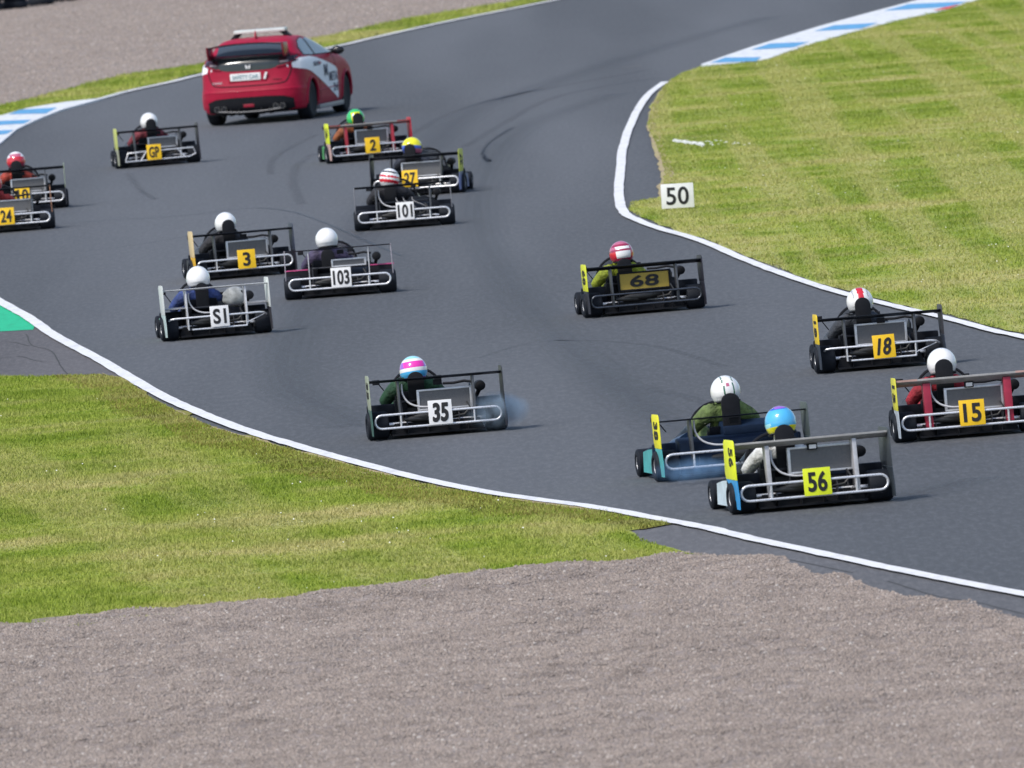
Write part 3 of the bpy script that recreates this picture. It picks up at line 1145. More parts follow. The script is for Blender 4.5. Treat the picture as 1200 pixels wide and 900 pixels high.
    # seat, headrest, steering wheel
    def seat():
        mb = MB()
        prof = [(.60, .07), (.46, .075), (.34, .16), (.20, .36), (.165, .455), (.135, .455), (.17, .36), (.30, .14), (.44, .05), (.60, .05)]
        mb.prism(prof, SX - .19, SX + .19)
        for s_ in (-1, 1):
            mb.prism([(.56, .06), (.56, .18), (.42, .22), (.28, .34), (.17, .43), (.17, .36), (.3, .12), (.44, .05)], SX + s_ * .19, SX + s_ * .205)
        return mb.mesh('seat', BLK(), bevel=.008)
    link('seat', cached('seat', seat), root, (k.get('sx', 0), 0, 0))
    ht = k.get('headrest', .785) - .03

    def headrest():
        poly = [(SX - .078, .34), (SX + .078, .34), (SX + .082, ht - .09)]
        poly += [(SX + .082 * math.cos(a), ht - .08 + .08 * math.sin(a)) for a in np.linspace(.15, PI - .15, 12)]
        poly += [(SX - .082, ht - .09)]
        mb = MB(); mb.prism(poly, .045, .082, 'xz')
        return mb.mesh('headrest', MATTE(), bevel=.008)
    link('headrest', cached(('hr', ht), headrest), root, (k.get('sx', 0), 0, 0))

    def steer():
        mb = MB()
        c, t_ = Vector((SX, .82, .41)), R(50)
        ring = [c + Vector((.13 * math.cos(a), -.13 * math.sin(a) * math.cos(t_), .13 * math.sin(a) * math.sin(t_))) for a in np.linspace(0, 2 * PI, 25)[:-1]]
        mb.tube(ring, .012, 8, True)
        mb.tube([c, (SX, 1.25, .12)], .01, 8)
        for a in (0, 2.1, 4.2):
            mb.tube([c, c + Vector((.13 * math.cos(a), -.13 * math.sin(a) * math.cos(t_), .13 * math.sin(a) * math.sin(t_)))], .007, 6)
        return mb.mesh('steering_wheel', MATTE())
    link('steering_wheel', cached('steer', steer), root, (k.get('sx', 0), 0, 0))

    # engine
    def engine():
        mb = MB()
        mb.box((.27, .36, .17), (.24, .30, .17))
        mb.box((.18, .40, .30), (.11, .13, .11)); mb.box((.33, .40, .30), (.11, .13, .11))
        for i in range(5):
            mb.box((.18, .40, .255 + i * .028), (.13, .15, .007)); mb.box((.33, .40, .255 + i * .028), (.13, .15, .007))
        mb.lathe([(-.03, .045), (.03, .045)], (.44, .34, .2), 'x', 20)
        return mb.mesh('engine', mat('engine_castings', (0.28, 0.28, 0.3), .45, .7), bevel=.004)
    eng = link('engine', cached('engine', engine), root, (k.get('ex', 0), 0, 0))

    def intake():
        mb = MB()
        mb.lathe([(.08, .026), (.09, .05), (.17, .056), (.26, .05), (.30, .03)], (.47, 0, .455), 'y', 20)
        mb.tube([(.47, .2, .42), (.44, .3, .34), (.36, .36, .30)], .022, 10)
        mb.tube([(.40, .1, .50), (.32, .14, .515), (.22, .2, .50), (.12, .26, .5)], .014, 8)
        return mb.mesh('air_intake', MATTE())
    if not k.get('ex'): link('air_intake', cached('intake', intake), eng)

    def exhaust():
        mb = MB()
        for dx, zz_ in ((0, .185), (.17, .205)):
            mb.tube([(.14 + dx, .28, .22), (.10 + dx, .12, .2), (.02 + dx, .0, zz_), (-.1 + dx * .6, -.06, zz_), (-.26 + dx * .6, -.08, zz_), (-.33 + dx * .6, -.09, zz_)],
                    [.02, .026, .042, .046, .03, .016], 14)
        mb.tube([(.30, -.10, .32), (.33, -.13, .26), (.27, -.13, .195), (.14, -.13, .18)], .010, 8)
        return mb.mesh('exhaust_pipe', mat('exhaust_steel', (0.07, 0.07, 0.07), .45, .8))
    link('exhaust_pipe', cached('exhaust', exhaust), eng)

    # radiator
    rd = k.get('rad')
    if rd and k['num'] != '56': rd = (rd[0], rd[1], rd[2] - .05, rd[3] - .05)
    if rd:
        x0, x1, z0, z1 = rd
        mb = MB()
        for (a, b_) in (((x0, z0), (x1, z0)), ((x0, z1), (x1, z1)), ((x0, z0), (x0, z1)), ((x1, z0), (x1, z1))):
            cx, cz = (a[0] + b_[0]) / 2, (a[1] + b_[1]) / 2
            mb.box((cx, -.035, cz), (abs(a[0] - b_[0]) + .022, .05, .018) if a[1] == b_[1] else (.024, .052, abs(a[1] - b_[1]) - .01))
        fr = mb.build('radiator', ALU() if not k.get('gold') else MATTE(), root, bevel=.003)
        m_, t_, b2 = cached(('core', k.get('gold', False)), lambda: nt('radiator_core'))
        if not b2.inputs['Base Color'].is_linked:
            tc = t_.nodes.new('ShaderNodeTexCoord')
            br_ = t_.nodes.new('ShaderNodeTexBrick')
            br_.inputs['Scale'].default_value = 60
            br_.inputs['Color1'].default_value = (.13, .135, .145, 1) if not k.get('gold') else (.50, .36, .06, 1)
            br_.inputs['Color2'].default_value = (.18, .185, .195, 1) if not k.get('gold') else (.42, .31, .06, 1)
            br_.inputs['Mortar'].default_value = (.06, .06, .065, 1) if not k.get('gold') else (.3, .22, .05, 1)
            mp = t_.nodes.new('ShaderNodeMapping'); mp.inputs['Rotation'].default_value = (R(90), 0, 0)
            t_.links.new(tc.outputs['Object'], mp.inputs[0]); t_.links.new(mp.outputs[0], br_.inputs['Vector'])
            t_.links.new(br_.outputs[0], b2.inputs['Base Color'])
            b2.inputs['Roughness'].default_value = .6; b2.inputs['Metallic'].default_value = .2
        MB().box(((x0 + x1) / 2, -.035, (z0 + z1) / 2), (x1 - x0 - .02, .03, z1 - z0 - .016)).build('radiator_core', m_, fr)
        if k.get('gold'):
            txt('number', k['num'], .33, .135, INK(), fr, ((x0 + x1) / 2 + .0, -.056, (z0 + z1) / 2), shear=.05, bold=.04)
        for xx in (x0, x1): MB().tube([(xx, -.035, z0), (xx, -.02, .16)], .008, 6).build('radiator_bracket', DKM(), root)

    # rear bumper hoop with uprights
    style = k.get('bumper', 'loop')

    def bumper():
        mb = MB()
        L, zc, hh = .56, .182, .068
        yb = -.20
        if style == 'loop':
            pts = []
            for a in np.linspace(-PI / 2, PI / 2, 9): pts.append((L + hh * math.cos(a), yb + .0, zc + hh * math.sin(a)))
            for a in np.linspace(PI / 2, 3 * PI / 2, 9): pts.append((-L + hh * math.cos(a), yb, zc + hh * math.sin(a)))
            mb.tube(pts, .0125, 10, True)
        elif style == 'open':   # top bar with turned-in ends above a shorter lower bar
            mb.tube([(-.60, yb + .06, .235), (-.585, yb + .02, .252), (-.54, yb, .258), (.52, yb, .258), (.58, yb + .01, .25), (.62, yb + .06, .225)], .0115, 10)
            mb.tube([(-.33, yb, .115), (.36, yb, .115)], .0105, 10)
            mb.tube([(.36, yb, .15), (.60, yb + .04, .235)], .006, 8)
        else:                   # angular double rail
            mb.tube([(-.55, yb, .10), (-.50, yb, .235), (-.20, yb, .245), (.56, yb, .25), (.60, yb, .15), (.50, yb, .11), (-.55, yb, .10)], .011, 10)
            mb.tube([(-.30, yb, .1), (-.2, yb, .245)], .010, 8); mb.tube([(.3, yb, .25), (.42, yb, .11)], .010, 8)
        for s_ in (-.37, .36):
            mb.tube([(s_, yb + .005, .112), (s_, yb + .005, .252)], .010, 8)
            mb.tube([(s_, yb, .16), (s_ * .95, 0, .14)], .011, 8)
        return mb.mesh('rear_bumper', CHR() if not k.get('darkbump') else mat('dark_tube', (.12, .13, .15), .3, .9))
    link('rear_bumper', cached(('bumper', style, k.get('darkbump')), bumper), root)

    # number plate
    if k.get('plate'):
        pm = {'y': YEL, 'w': WHT, 'l': LIME}[k['plate']]()
        pw, ph = k.get('psize', (.235, .245))
        px_, pz = k.get('ppos', (.02, .238))
        mb = MB()
        mb.box((0, 0, 0), (pw, .006, ph))
        pl = mb.build('number_plate', pm, root, loc=(px_, -.226, pz), bevel=.002)
        pl.rotation_euler = (R(-6), R(k.get('ptilt', 0)), 0)
        tw = {1: .10, 2: .165, 3: .205}[len(k['num'])]
        txt('number', k['num'], tw, .18 if k['num'] != '35' else .195, INK(), pl, (0, -.005, 0), shear=k.get('shear', 0), bold=k.get('bold', .03))
        MB().tube([(px_, -.218, .17), (px_, -.19, .17)], .01, 6).build('plate_bracket', DKM(), root)

    # rear wing: aerofoil plank, end plates, struts
    wz, ww, wt = k.get('wz', .60) - k.get('dz', .045), k.get('ww', .655), k.get('wt', .03)
    wing_m = {'dark': BLK(), 'grey': mat('grey_wing', (0.40, 0.39, 0.38), .45), 'silver': mat('silver_wing', (.80, .81, .82), .4), 'aly': mat('alloy_wing', (.42, .42, .43), .5, .2)}[k.get('wing', 'dark')]
    ch = k.get('chord', .19)
    prof = [(-.17, wz + wt * .9), (-.17, wz + wt * .55), (-.17 + ch * .5, wz - wt * .35), (-.17 + ch * .85, wz - wt * .3), (-.17 + ch, wz + wt * .02), (-.17 + ch * .85, wz + wt * .4), (-.17 + ch * .5, wz + wt * .5)]
    wing = MB().prism(prof, -ww, ww).build('rear_wing', wing_m, root, bevel=.0015)
    if k.get('tips'):
        for s_ in (-1, 1):
            mb = MB()
            mb.prism([(p[0] - .001 if p[0] < -.1 else p[0] + .001, p[1] + (.002 if p[1] > wz + .1 * wt else -.002)) for p in prof], s_ * (ww - .2), s_ * (ww - .001))
            mb.build('wing_tip', mat('wing_tip', k['tips'], .5), wing)
    for s_ in (-1, 1):
        up = k.get('end', (.02, .02, .025)); lowc = k.get('endlow', up)
        if k.get('endstyle') == 'rod':
            mb = MB().tube([(s_ * (ww + .004), -.15, wz + .015), (s_ * (ww + .01), -.15, .30), (s_ * (ww + .01), -.05, .18)], .007, 8)
            mb.box((s_ * (ww + .004), -.08, wz - .02), (.006, .12, .05))
            mb.build('end_plate', mat('end_' + k['num'], up, .4), root)
        else:
            e = MB()
            xe = s_ * (ww + .004)
            eb = k.get('echord', 0)
            e.prism([(-.21, wz + .055), (-.17, wz + .075), (.07 + eb * .6, wz + .07), (.10 + eb * .7, wz + .04), (.06 + eb, .36), (.03 + eb, .31), (-.24, .31), (-.235, .4)], xe, xe + s_ * .008)
            if isinstance(up, dict): upc = up[s_]
            else: upc = up
            if isinstance(lowc, dict): lwc = lowc[s_]
            else: lwc = lowc
            ep = e.build('end_plate', mat('end_%s_%d' % (k['num'], s_), upc, .4, wear=.05), root, bevel=.003)
            e = MB(); e.prism([(.03 + eb, .308), (-.05 + eb * .5, .24), (-.16, .12), (-.18, .05), (-.29, .05), (-.29, .15), (-.24, .308)], xe, xe + s_ * .008)
            e.build('lower_fin', mat('endlow_%s_%d' % (k['num'], s_), lwc, .4), ep)
            if k.get('endnum') and (s_ == -1) == (k['yaw'] > 0):
                tt = txt('side_number', k['endnum'], .17, .17, INK(), ep, (xe + s_ * .010, -.075, wz - .08), bold=.03)
                tt.rotation_euler = (0, R(90) * -s_, R(-90)) if s_ < 0 else (0, R(-90), R(90))
    for s_ in (-.37, .375):
        mb = MB()
        w2 = k.get('strutw', .022)
        mb.prism([(-.19, .13), (-.13, .13), (-.02, wz - .012), (-.14, wz + .0)], s_ - w2 / 2, s_ + w2 / 2)
        mb.build('wing_strut', strut, root, bevel=.003)
    # rain light / transponder box under the wing
    if k.get('light', True):
        lb = MB().box((.03, -.07, wz - .045), (.085, .04, .055)).build('rear_light', MATTE(), root, bevel=.006)
        if k.get('lens'): MB().box((.03, -.092, wz - .045), (.06, .006, .035)).build('lens', WHT(), lb)
    # hoses
    if k.get('hose', True):
        def hose():
            pts = smooth_line([(-.33, -.09, .575), (-.325, -.10, .47), (-.27, -.11, .38), (-.17, -.12, .335), (-.05, -.12, .325)], 5)
            pts = [(p[0], p[1], p[2] - .03) for p in pts]
            return MB().tube(pts, .0095, 8).mesh('coolant_hose', mat('clear_hose', (.6, .6, .62), .35))
        link('coolant_hose', cached('hose', hose), root)
    if k.get('cover'):   # grey fabric-covered airbox on the engine side
        mb = MB()
        mb.ellip((.30, .20, .44), (.16, .13, .125), 24, 16)
        mb.v = [(a + .008 * math.sin(c * 60 + a * 40), b_ + .006 * math.sin(a * 70), c) for a, b_, c in mb.v]
        mb.build('airbox_cover', mat('grey_cover', (.36, .38, .38), .7, wear=.3), eng, smooth=60)
        for s_ in (-1, 1):
            MB().box((s_ * .51, .0, .372), (.27, .3, .012)).build('wheel_guard', mat('grey_guard', (.3, .3, .31), .5), root, bevel=.003)
    if k.get('mirrors', True):
        for s_ in (-1, 1):
            mb = MB()
            mb.box((SX + s_ * .31, .92, .53), (.07, .03, .05)); mb.tube([(SX + s_ * .29, .94, .52), (SX + s_ * .2, 1.0, .4)], .006, 6)
            mb.build('mirror', MATTE(), root, bevel=.004)
    driver(k, (x, y, 0.004), rz)
    return root


RAD = (-.19, .335, .315, .52)
K = [
    dict(num='56', ftx=.575, pw=.61, w=1.07, echord=.16, px=(951, 595), yaw=12.5, plate='l', wing='grey', wt=.05, wz=.60, dz=.01, strut=(.5, .5, .52), rad=(-.17, .37, .32, .54), suit=(.72, .73, .72), glove=(.75, .76, .5), helmet=h_56,
         end={-1: (.78, .85, .02), 1: (.05, .06, .07)}, endlow={-1: (.03, .3, .65), 1: (.03, .04, .05)}, endnum='56', podside=(.6, .72, .78), strutw=.035, hz=.81, lens=True,
         label='kart with lime plate 56, thick grey wing and blue fin, nearest the camera', dlabel='driver in white suit and light blue helmet in kart 56'),
    dict(num='tl', ftx=.575, pw=.61, tailbody=True, w=1.07, pup=.08, px=(859, 557), yaw=12, sx=.21, ex=.14, plate=None, wing='dark', wt=.014, chord=.1, wz=.60, rad=None, suit=(.17, .25, .07), helmet=h_teal,
         end={-1: (.85, .8, .02), 1: (.07, .09, .09)}, endlow={-1: (.08, .42, .42), 1: (.03, .05, .06)}, endnum='38', pod=(.010, .03, .08), podside=(.08, .42, .42), nose=(.01, .03, .08), headrest=.79, hz=.735,
         label='navy and teal kart without number plate, partly behind kart 56', dlabel='driver in olive green suit and white helmet with thin green stripes'),
    dict(num='15', w=1.04, px=(1135, 512), yaw=8, dz=.06, plate='y', wing='grey', wt=.055, wz=.605, rad=RAD, suit=(.5, .03, .05), helmet=h_white, tips=(.55, .35, .3), hz=.75,
         end={-1: (.72, .68, .05), 1: (.05, .05, .06)}, endlow={-1: (.45, .5, .55), 1: (.05, .05, .06)}, endnum='15', strut=(.35, .02, .05), strutw=.07, lens=True, pod=(.012, .014, .025),
         label='kart with yellow plate 15 and dark red wing struts at the right edge', dlabel='driver in red suit and plain white helmet in kart 15'),
    dict(num='18', px=(1032, 432), yaw=8.5, dz=.045, sx=.04, plate='y', wing='dark', wt=.03, wz=.595, rad=(-.24, .29, .315, .525), suit=(.07, .08, .1), helmet=h_18, bumper='open', ptilt=-1, shear=.25,
         end={-1: (.85, .6, .02), 1: (.05, .05, .06)}, endlow=(.03, .04, .06), endnum='18', pod=(.012, .014, .025), hose=False, hz=.75,
         label='black kart with yellow plate 18 right of the gold panelled kart', dlabel='driver in dark suit and white helmet with a red centre stripe'),
    dict(num='68', w=1.04, px=(755, 367), yaw=11, plate=None, gold=True, wing='dark', wt=.04, wz=.595, rad=(-.27, .31, .33, .53), suit=(.38, .46, .03), helmet=h_68, darkbump=True, headrest=.68,
         end={-1: (.7, .75, .03), 1: (.02, .02, .03)}, endlow=(.02, .02, .03), endnum='68', hose=False, glove=(.75, .85, .03), hz=.745, light=False,
         label='black kart with 68 on a wide gold panel and lime left end plate', dlabel='driver in crimson and white striped helmet in kart 68'),
    dict(num='35', w=1.02, px=(513, 510), yaw=6, dz=.02, plate='w', wing='dark', wt=.026, wz=.60, rad=(-.17, .355, .315, .51), suit=(.02, .09, .04), glove=(.3, .1, .5), helmet=h_35, shear=.1, bold=.05, headrest=.68,
         end={-1: (.32, .36, .28), 1: (.03, .035, .04)}, endlow={-1: (.05, .12, .1), 1: (.02, .02, .03)}, endnum='35', hz=.70,
         label='black kart with white plate 35 trailing blue smoke', dlabel='driver in magenta, white and blue helmet in kart 35'),
    dict(num='S1', w=.955,  px=(254, 395), yaw=9, sx=.04, plate='w', wing='silver', wt=.018, chord=.1, wz=.59, rad=None, suit=(.05, .09, .3), helmet=h_white, bumper='open', cover=True, headrest=.68,
         end=(.62, .66, .64), endlow={-1: (.5, .62, .6), 1: (.05, .05, .06)}, strut=(.6, .6, .62), dz=.005, podside=(.3, .65, .5), podh=.33, hose=True, hz=.74, light=False, ppos=(.02, .25),
         label='kart with white plate S1, silver wing and grey covered engine', dlabel='driver in blue suit and plain white helmet in kart S1'),
    dict(num='103', px=(400, 347), sx=.04, yaw=-1, plate='w', wing='dark', wt=.012, chord=.07, wz=.64, rad=(-.08, .33, .42, .50), suit=(.10, .08, .16), helmet=h_white, trim=(.6, .08, .25), headrest=.62,
         endstyle='rod', end=(.45, .42, .47), nose=(.3, .03, .12), pod=(.02, .02, .03), hose=False, hz=.745, psize=(.25, .245), strut=(.5, .5, .52), strutw=.012,
         label='kart with white plate 103, thin wing and pink trimmed pods', dlabel='driver in dark suit and plain white helmet in kart 103'),
    dict(num='3', px=(285, 325), sx=.04, dz=.02, yaw=11, plate='y', wing='dark', wt=.026, wz=.595, rad=RAD, suit=(.05, .05, .06), glove=(.75, .5, .02), helmet=h_white, bumper='loop',
         end={-1: (.72, .55, .30), 1: (.04, .05, .08)}, endlow={-1: (.8, .45, .02), 1: (.02, .02, .03)}, hose=False, hz=.745, podside=(.05, .05, .06),
         label='black and amber kart with yellow plate 3 on its rear bumper', dlabel='driver in black and amber suit and white helmet in kart 3'),
    dict(num='101', px=(475, 267), dz=0, yaw=-1, plate='w', wing='dark', wt=.026, chord=.12, wz=.585, rad=None, suit=(.04, .04, .05), helmet=h_101, endstyle='rod', end=(.3, .3, .33), headrest=.62, hz=.72,
         psize=(.245, .245), light=False, label='black kart with white plate 101 and thin end rods', dlabel='driver in red, white and black striped helmet in kart 101'),
    dict(num='2', px=(433, 188), sx=.05, yaw=12, plate='y', wing='grey', wt=.04, wz=.60, rad=(-.2, .31, .32, .53), suit=(.5, .16, .06), helmet=h_2, hz=.71, tips=(.4, .05, .05),
         end={-1: (.75, .85, .02), 1: (.4, .02, .04)}, endlow={-1: (.6, .4, .36), 1: (.05, .02, .02)}, endnum='2', strut=(.4, .03, .05), strutw=.04, podside=(.08, .35, .12), shear=.1, bold=.04, hose=False,
         label='kart with yellow plate 2 and red wing supports behind the safety car', dlabel='driver in green and yellow helmet with orange suit in kart 2'),
    dict(num='27', px=(492, 229), yaw=-12, sx=.06, plate='y', wing='dark', wt=.04, wz=.61, rad=(-.22, .36, .33, .53), suit=(.05, .06, .09), helmet=h_7, ppos=(-.08, .26), hturn=-35,
         end={-1: (.05, .05, .06), 1: (.45, .5, .05)}, endlow={-1: (.03, .03, .03), 1: (.08, .12, .3)}, podside=(.1, .14, .3), hose=False, hz=.74, steer=-6, endnum='27',
         label='black kart turned right, its yellow plate half hidden by kart 101', dlabel='driver in yellow and blue helmet behind kart 101'),
    dict(num='GP', px=(185, 194), yaw=9, sx=.12, dz=.03, plate='y', wing='dark', wt=.03, wz=.60, rad=(-.13, .33, .34, .5), suit=(.3, .05, .07), glove=(.6, .6, .6), helmet=h_white, bumper='angled', ppos=(-.08, .225),
         end={-1: (.55, .6, .15), 1: (.04, .04, .05)}, endlow={-1: (.4, .42, .3), 1: (.02, .02, .03)}, hose=False, hz=.745,
         label='black kart with yellow plate reading GP, left of the safety car', dlabel='driver in plain white helmet in the kart marked GP'),
    dict(num='24', px=(9, 272), yaw=-1, dz=-.02, plate='y', wing='dark', wt=.02, chord=.1, wz=.60, rad=(-.25, .38, .33, .5), suit=(.5, .05, .05), helmet=h_24, endstyle='rod', end=(.5, .25, .15), hose=True, ppos=(.0, .235),
         label='kart with yellow plate 24 cut off by the left edge', dlabel='driver in red helmet in kart 24 at the left edge'),
    dict(num='10', px=(27, 247), yaw=-1, sx=.12, dz=0, plate='y', wing='dark', wt=.035, wz=.60, rad=(-.14, .36, .33, .52), suit=(.6, .08, .05), helmet=h_10, hose=False, hz=.78,
         end={-1: (.05, .05, .06), 1: (.3, .36, .25)}, endlow=(.03, .03, .04), endnum=None,
         label='black kart just behind kart 24 at the left edge', dlabel='driver in red and white helmet just behind kart 24'),
]
for k in K: build_kart(k)


# ------------------------------------------------------------------ safety car
def interp(tab, z):
    for a, b in zip(tab, tab[1:]):
        if z <= b[0]:
            t = (z - a[0]) / (b[0] - a[0])
            t = max(0, min(1, t))
            return [a[i] + (b[i] - a[i]) * t for i in range(1, len(a))]
    return list(tab[-1][1:])


#       z    half-w  rear y  front y  corner exponent
CAR = [(.17, .86, -.70, 3.35, 12), (.24, .915, -.80, 3.45, 12), (.32, .93, -.84, 3.5, 12), (.45, .937, -.865, 3.52, 12), (.56, .94, -.87, 3.53, 12), (.585, .938, -.845, 3.53, 12),
       (.70, .937, -.815, 3.48, 12), (.80, .937, -.79, 3.35, 12), (.90, .93, -.775, 3.12, 12), (.98, .915, -.77, 2.8, 11), (1.04, .89, -.765, 2.45, 11), (1.09, .86, -.74, 2.22, 10), (1.14, .825, -.70, 2.08, 9),
       (1.22, .775, -.60, 1.85, 8), (1.31, .72, -.47, 1.50, 7.5), (1.38, .665, -.33, 1.2, 7), (1.425, .60, -.18, .98, 6), (1.45, .50, 0.0, .78, 5), (1.462, .30, .15, .62, 4)]


def car_par(z):
    return interp(CAR, z)


def side_x(y, z):
    w, yr, yf, b = car_par(z)
    yc, L = (yr + yf) / 2, (yf - yr) / 2
    u = min(.9999, abs((y - yc) / L))
    return w * (1 - u ** b) ** (1 / 3)


def rear_y(x, z):
    w, yr, yf, b = car_par(z)
    yc, L = (yr + yf) / 2, (yf - yr) / 2
    u = min(.985, abs(x / w))
    return yc - L * (1 - u ** 3) ** (1 / b)


def front_y(x, z):
    w, yr, yf, b = car_par(z)
    yc, L = (yr + yf) / 2, (yf - yr) / 2
    u = min(.985, abs(x / w))
    return yc + L * (1 - u ** 3) ** (1 / b)


def make_car(px, yaw):
    x, y = at(*px)
    root = empty('safety_car', (x, y, .004), R(yaw) + math.atan((600 - px[0]) / FPX))
    tag(root, 'red hatchback safety car with rear spoiler, white side panel and roof light bar', 'car')
    red = mat('red_paint', (.34, .002, .030), .55, coat=.05, wear=.05, spec=.28)
    zs = []
    for a, b in zip(CAR, CAR[1:]):
        n_ = max(1, int((b[0] - a[0]) / .025))
        zs += [a[0] + (b[0] - a[0]) * i / n_ for i in range(n_)]
    zs.append(CAR[-1][0])
    rings = []
    for z in zs:
        w, yr, yf, b = car_par(z)
        yc, L = (yr + yf) / 2, (yf - yr) / 2
        rg = []
        for i in range(96):
            a = 2 * PI * i / 96
            c_, s_ = math.cos(a), math.sin(a)
            # spread the samples towards the four corners
            xx = w * math.copysign(abs(c_) ** (2 / 3), c_)
            yy = yc + L * math.copysign(abs(s_) ** (2 / b), s_)
            rg.append((xx, yy, z))
        rings.append(rg)
    mb = MB().loft(rings)
    body = mb.build('body', [red, MATTE()], root, smooth=30)
    cut = MB()
    for yy in (0, 2.6):
        cut.lathe([(-1.2, .365), (1.2, .365)], (0, yy, .335), 'x', 40)
    cutter = cut.build('cutter', MATTE(), None)
    bo = body.modifiers.new('b', 'BOOLEAN')
    bo.operation = 'DIFFERENCE'; bo.object = cutter; bo.solver = 'EXACT'
    cutter.parent = root
    dg = bpy.context.evaluated_depsgraph_get()
    me = bpy.data.meshes.new_from_object(body.evaluated_get(dg))
    body.modifiers.clear()
    body.data = me
    bpy.data.objects.remove(cutter)
    me.materials.clear(); me.materials.append(red); me.materials.append(MATTE())
    for p in me.polygons:
        c_ = p.center
        blk = c_.z < .2
        for yy in (0, 2.6):
            rr = math.hypot(c_.y - yy, c_.z - .335)
            if rr < .366 and abs(abs(p.normal.x)) < .5 and all(math.hypot(me.vertices[v].co.y - yy, me.vertices[v].co.z - .335) < .368 for v in p.vertices): blk = True
        p.material_index = 1 if blk else 0
        p.use_smooth = True
    me.set_sharp_from_angle(angle=R(30))

    # arch flares
    for yy in (0, 2.6):
        for s_ in (-1, 1):
            pts = []
            for a in np.linspace(R(-8), R(188), 22):
                py_, pz_ = yy + .385 * math.cos(a), .335 + .385 * math.sin(a)
                pts.append((s_ * (side_x(py_, pz_) - .004), py_, pz_))
            MB().tube(pts, .028, 8).build('wheel_arch', red, root, smooth=60)

    def wheel():
        mb = MB()
        mb.lathe([(-.11, .22), (-.118, .25), (-.118, .30), (-.1, .325), (-.08, .335), (.08, .335), (.1, .325), (.118, .30), (.118, .25), (.11, .22)], (0, 0, 0), 'x', 48)
        return mb.mesh('wheel', RUB())

    def rim():
        mb = MB()
        mb.lathe([(-.11, .225), (.105, .228), (.105, .21), (.06, .205), (.02, .2), (.0, .06), (.07, .05), (.07, .005)], (0, 0, 0), 'x', 40)
        for i in range(10):
            a = i * PI / 5 + .1
            mb.box((.055, .12 * math.cos(a), .12 * math.sin(a)), (.03, .2, .022), (a, 0, 0))
        return mb.mesh('rim', mat('dark_alloy', (.14, .145, .16), .35, .9))
    for s_ in (-1, 1):
        for yy in (0, 2.6):
            w_ = link('wheel', cached('carwheel', wheel), root, (s_ * .80, yy, .331))
            if s_ < 0: w_.rotation_euler = (0, 0, PI)
            link('rim', cached('carrim', rim), w_)

    glass_m = mat('car_glass', (.05, .065, .085), .08, wear=.02)
    black_gl = mat('black_gloss', (.012, .012, .015), .12, wear=.02)

    def rear_patch(name, x0, x1, zb, zt, m_, off=.006, parent=root, nx_=30, nz=8):
        vs, fs = [], []
        for i in range(nx_ + 1):
            xx = x0 + (x1 - x0) * i / nx_
            for j in range(nz + 1):
                z = zb(xx) + (zt(xx) - zb(xx)) * j / nz
                vs.append((xx, rear_y(xx, z) - off, z))
        for i in range(nx_):
            for j in range(nz): fs.append((i * (nz + 1) + j, (i + 1) * (nz + 1) + j, (i + 1) * (nz + 1) + j + 1, i * (nz + 1) + j + 1))
        return MB().add(vs, fs).build(name, m_, parent, smooth=60)

    def side_patch(name, s_, y0, y1, zb, zt, m_, off=.006, parent=root, ny_=36, nz=8):
        vs, fs = [], []
        for i in range(ny_ + 1):
            yy = y0 + (y1 - y0) * i / ny_
            for j in range(nz + 1):
                z = zb(yy) + (zt(yy) - zb(yy)) * j / nz
                vs.append((s_ * (side_x(yy, z) + off), yy, z))
        for i in range(ny_):
            for j in range(nz): fs.append((i * (nz + 1) + j, (i + 1) * (nz + 1) + j, (i + 1) * (nz + 1) + j + 1, i * (nz + 1) + j + 1))
        return MB().add(vs, fs).build(name, m_, parent, smooth=60)

    lin = lambda tab: (lambda v: interp([(a, b) for a, b in tab], v)[0])
    # glass of the tailgate: a low band running into the lamps, and the window above it
    rear_patch('lower_rear_window', -.80, .80, lin([(-.8, 1.10), (-.6, .985), (-.4, .93), (0, .905), (.4, .93), (.6, .985), (.8, 1.10)]),
               lin([(-.8, 1.12), (-.7, 1.135), (0, 1.14), (.7, 1.135), (.8, 1.12)]), mat('lower_glass', (.02, .03, .035), .08), .006)
    rear_patch('rear_window', -.60, .60, lin([(-.6, 1.19), (0, 1.18), (.6, 1.19)]), lin([(-.6, 1.36), (0, 1.385), (.6, 1.36)]), glass_m, .006)
    for s_ in (-1, 1):
        tl = rear_patch('tail_light', s_ * .54, s_ * .845, lin([(-.845, 1.04), (-.7, .99), (-.54, .965), (.54, .965), (.7, .99), (.845, 1.04)]),
                        lin([(-.845, 1.13), (-.54, 1.135), (.54, 1.135), (.845, 1.13)]), mat('smoked_lamp', (.035, .012, .018), .12), .012)
        rear_patch('reversing_lens', s_ * .56, s_ * .70, lin([(-.7, 1.03), (.7, 1.03)]), lin([(-.7, 1.06), (-.5, 1.045), (.5, 1.045), (.7, 1.06)]), mat('dull_lens', (.3, .24, .26), .2), .016, tl, 8, 3)
        # C-shaped lamp rim
        pts = [(s_ * a, rear_y(a, b) - .014, b) for a, b in ((.50, .955), (.62, .972), (.74, 1.02), (.82, 1.075), (.845, 1.12), (.78, 1.145), (.66, 1.15))]
        MB().tube(pts, .012, 8).build('lamp_surround', red, tl, smooth=60)
    # tailgate spoiler standing on two blades
    wp = [(-.93, 1.385), (-.935, 1.405), (-.74, 1.40), (-.60, 1.395), (-.60, 1.375), (-.75, 1.372)]
    mb = MB()
    rings = []
    for i in range(25):
        xx = -.66 + 1.32 * i / 24
        dz = -.045 * (abs(xx) / .66) ** 2.2
        rings.append([(xx, a, b + dz) for a, b in wp])
    mb.loft(rings)
    sp = mb.build('spoiler', mat('spoiler_black', (.015, .012, .016), .25), root, smooth=35)
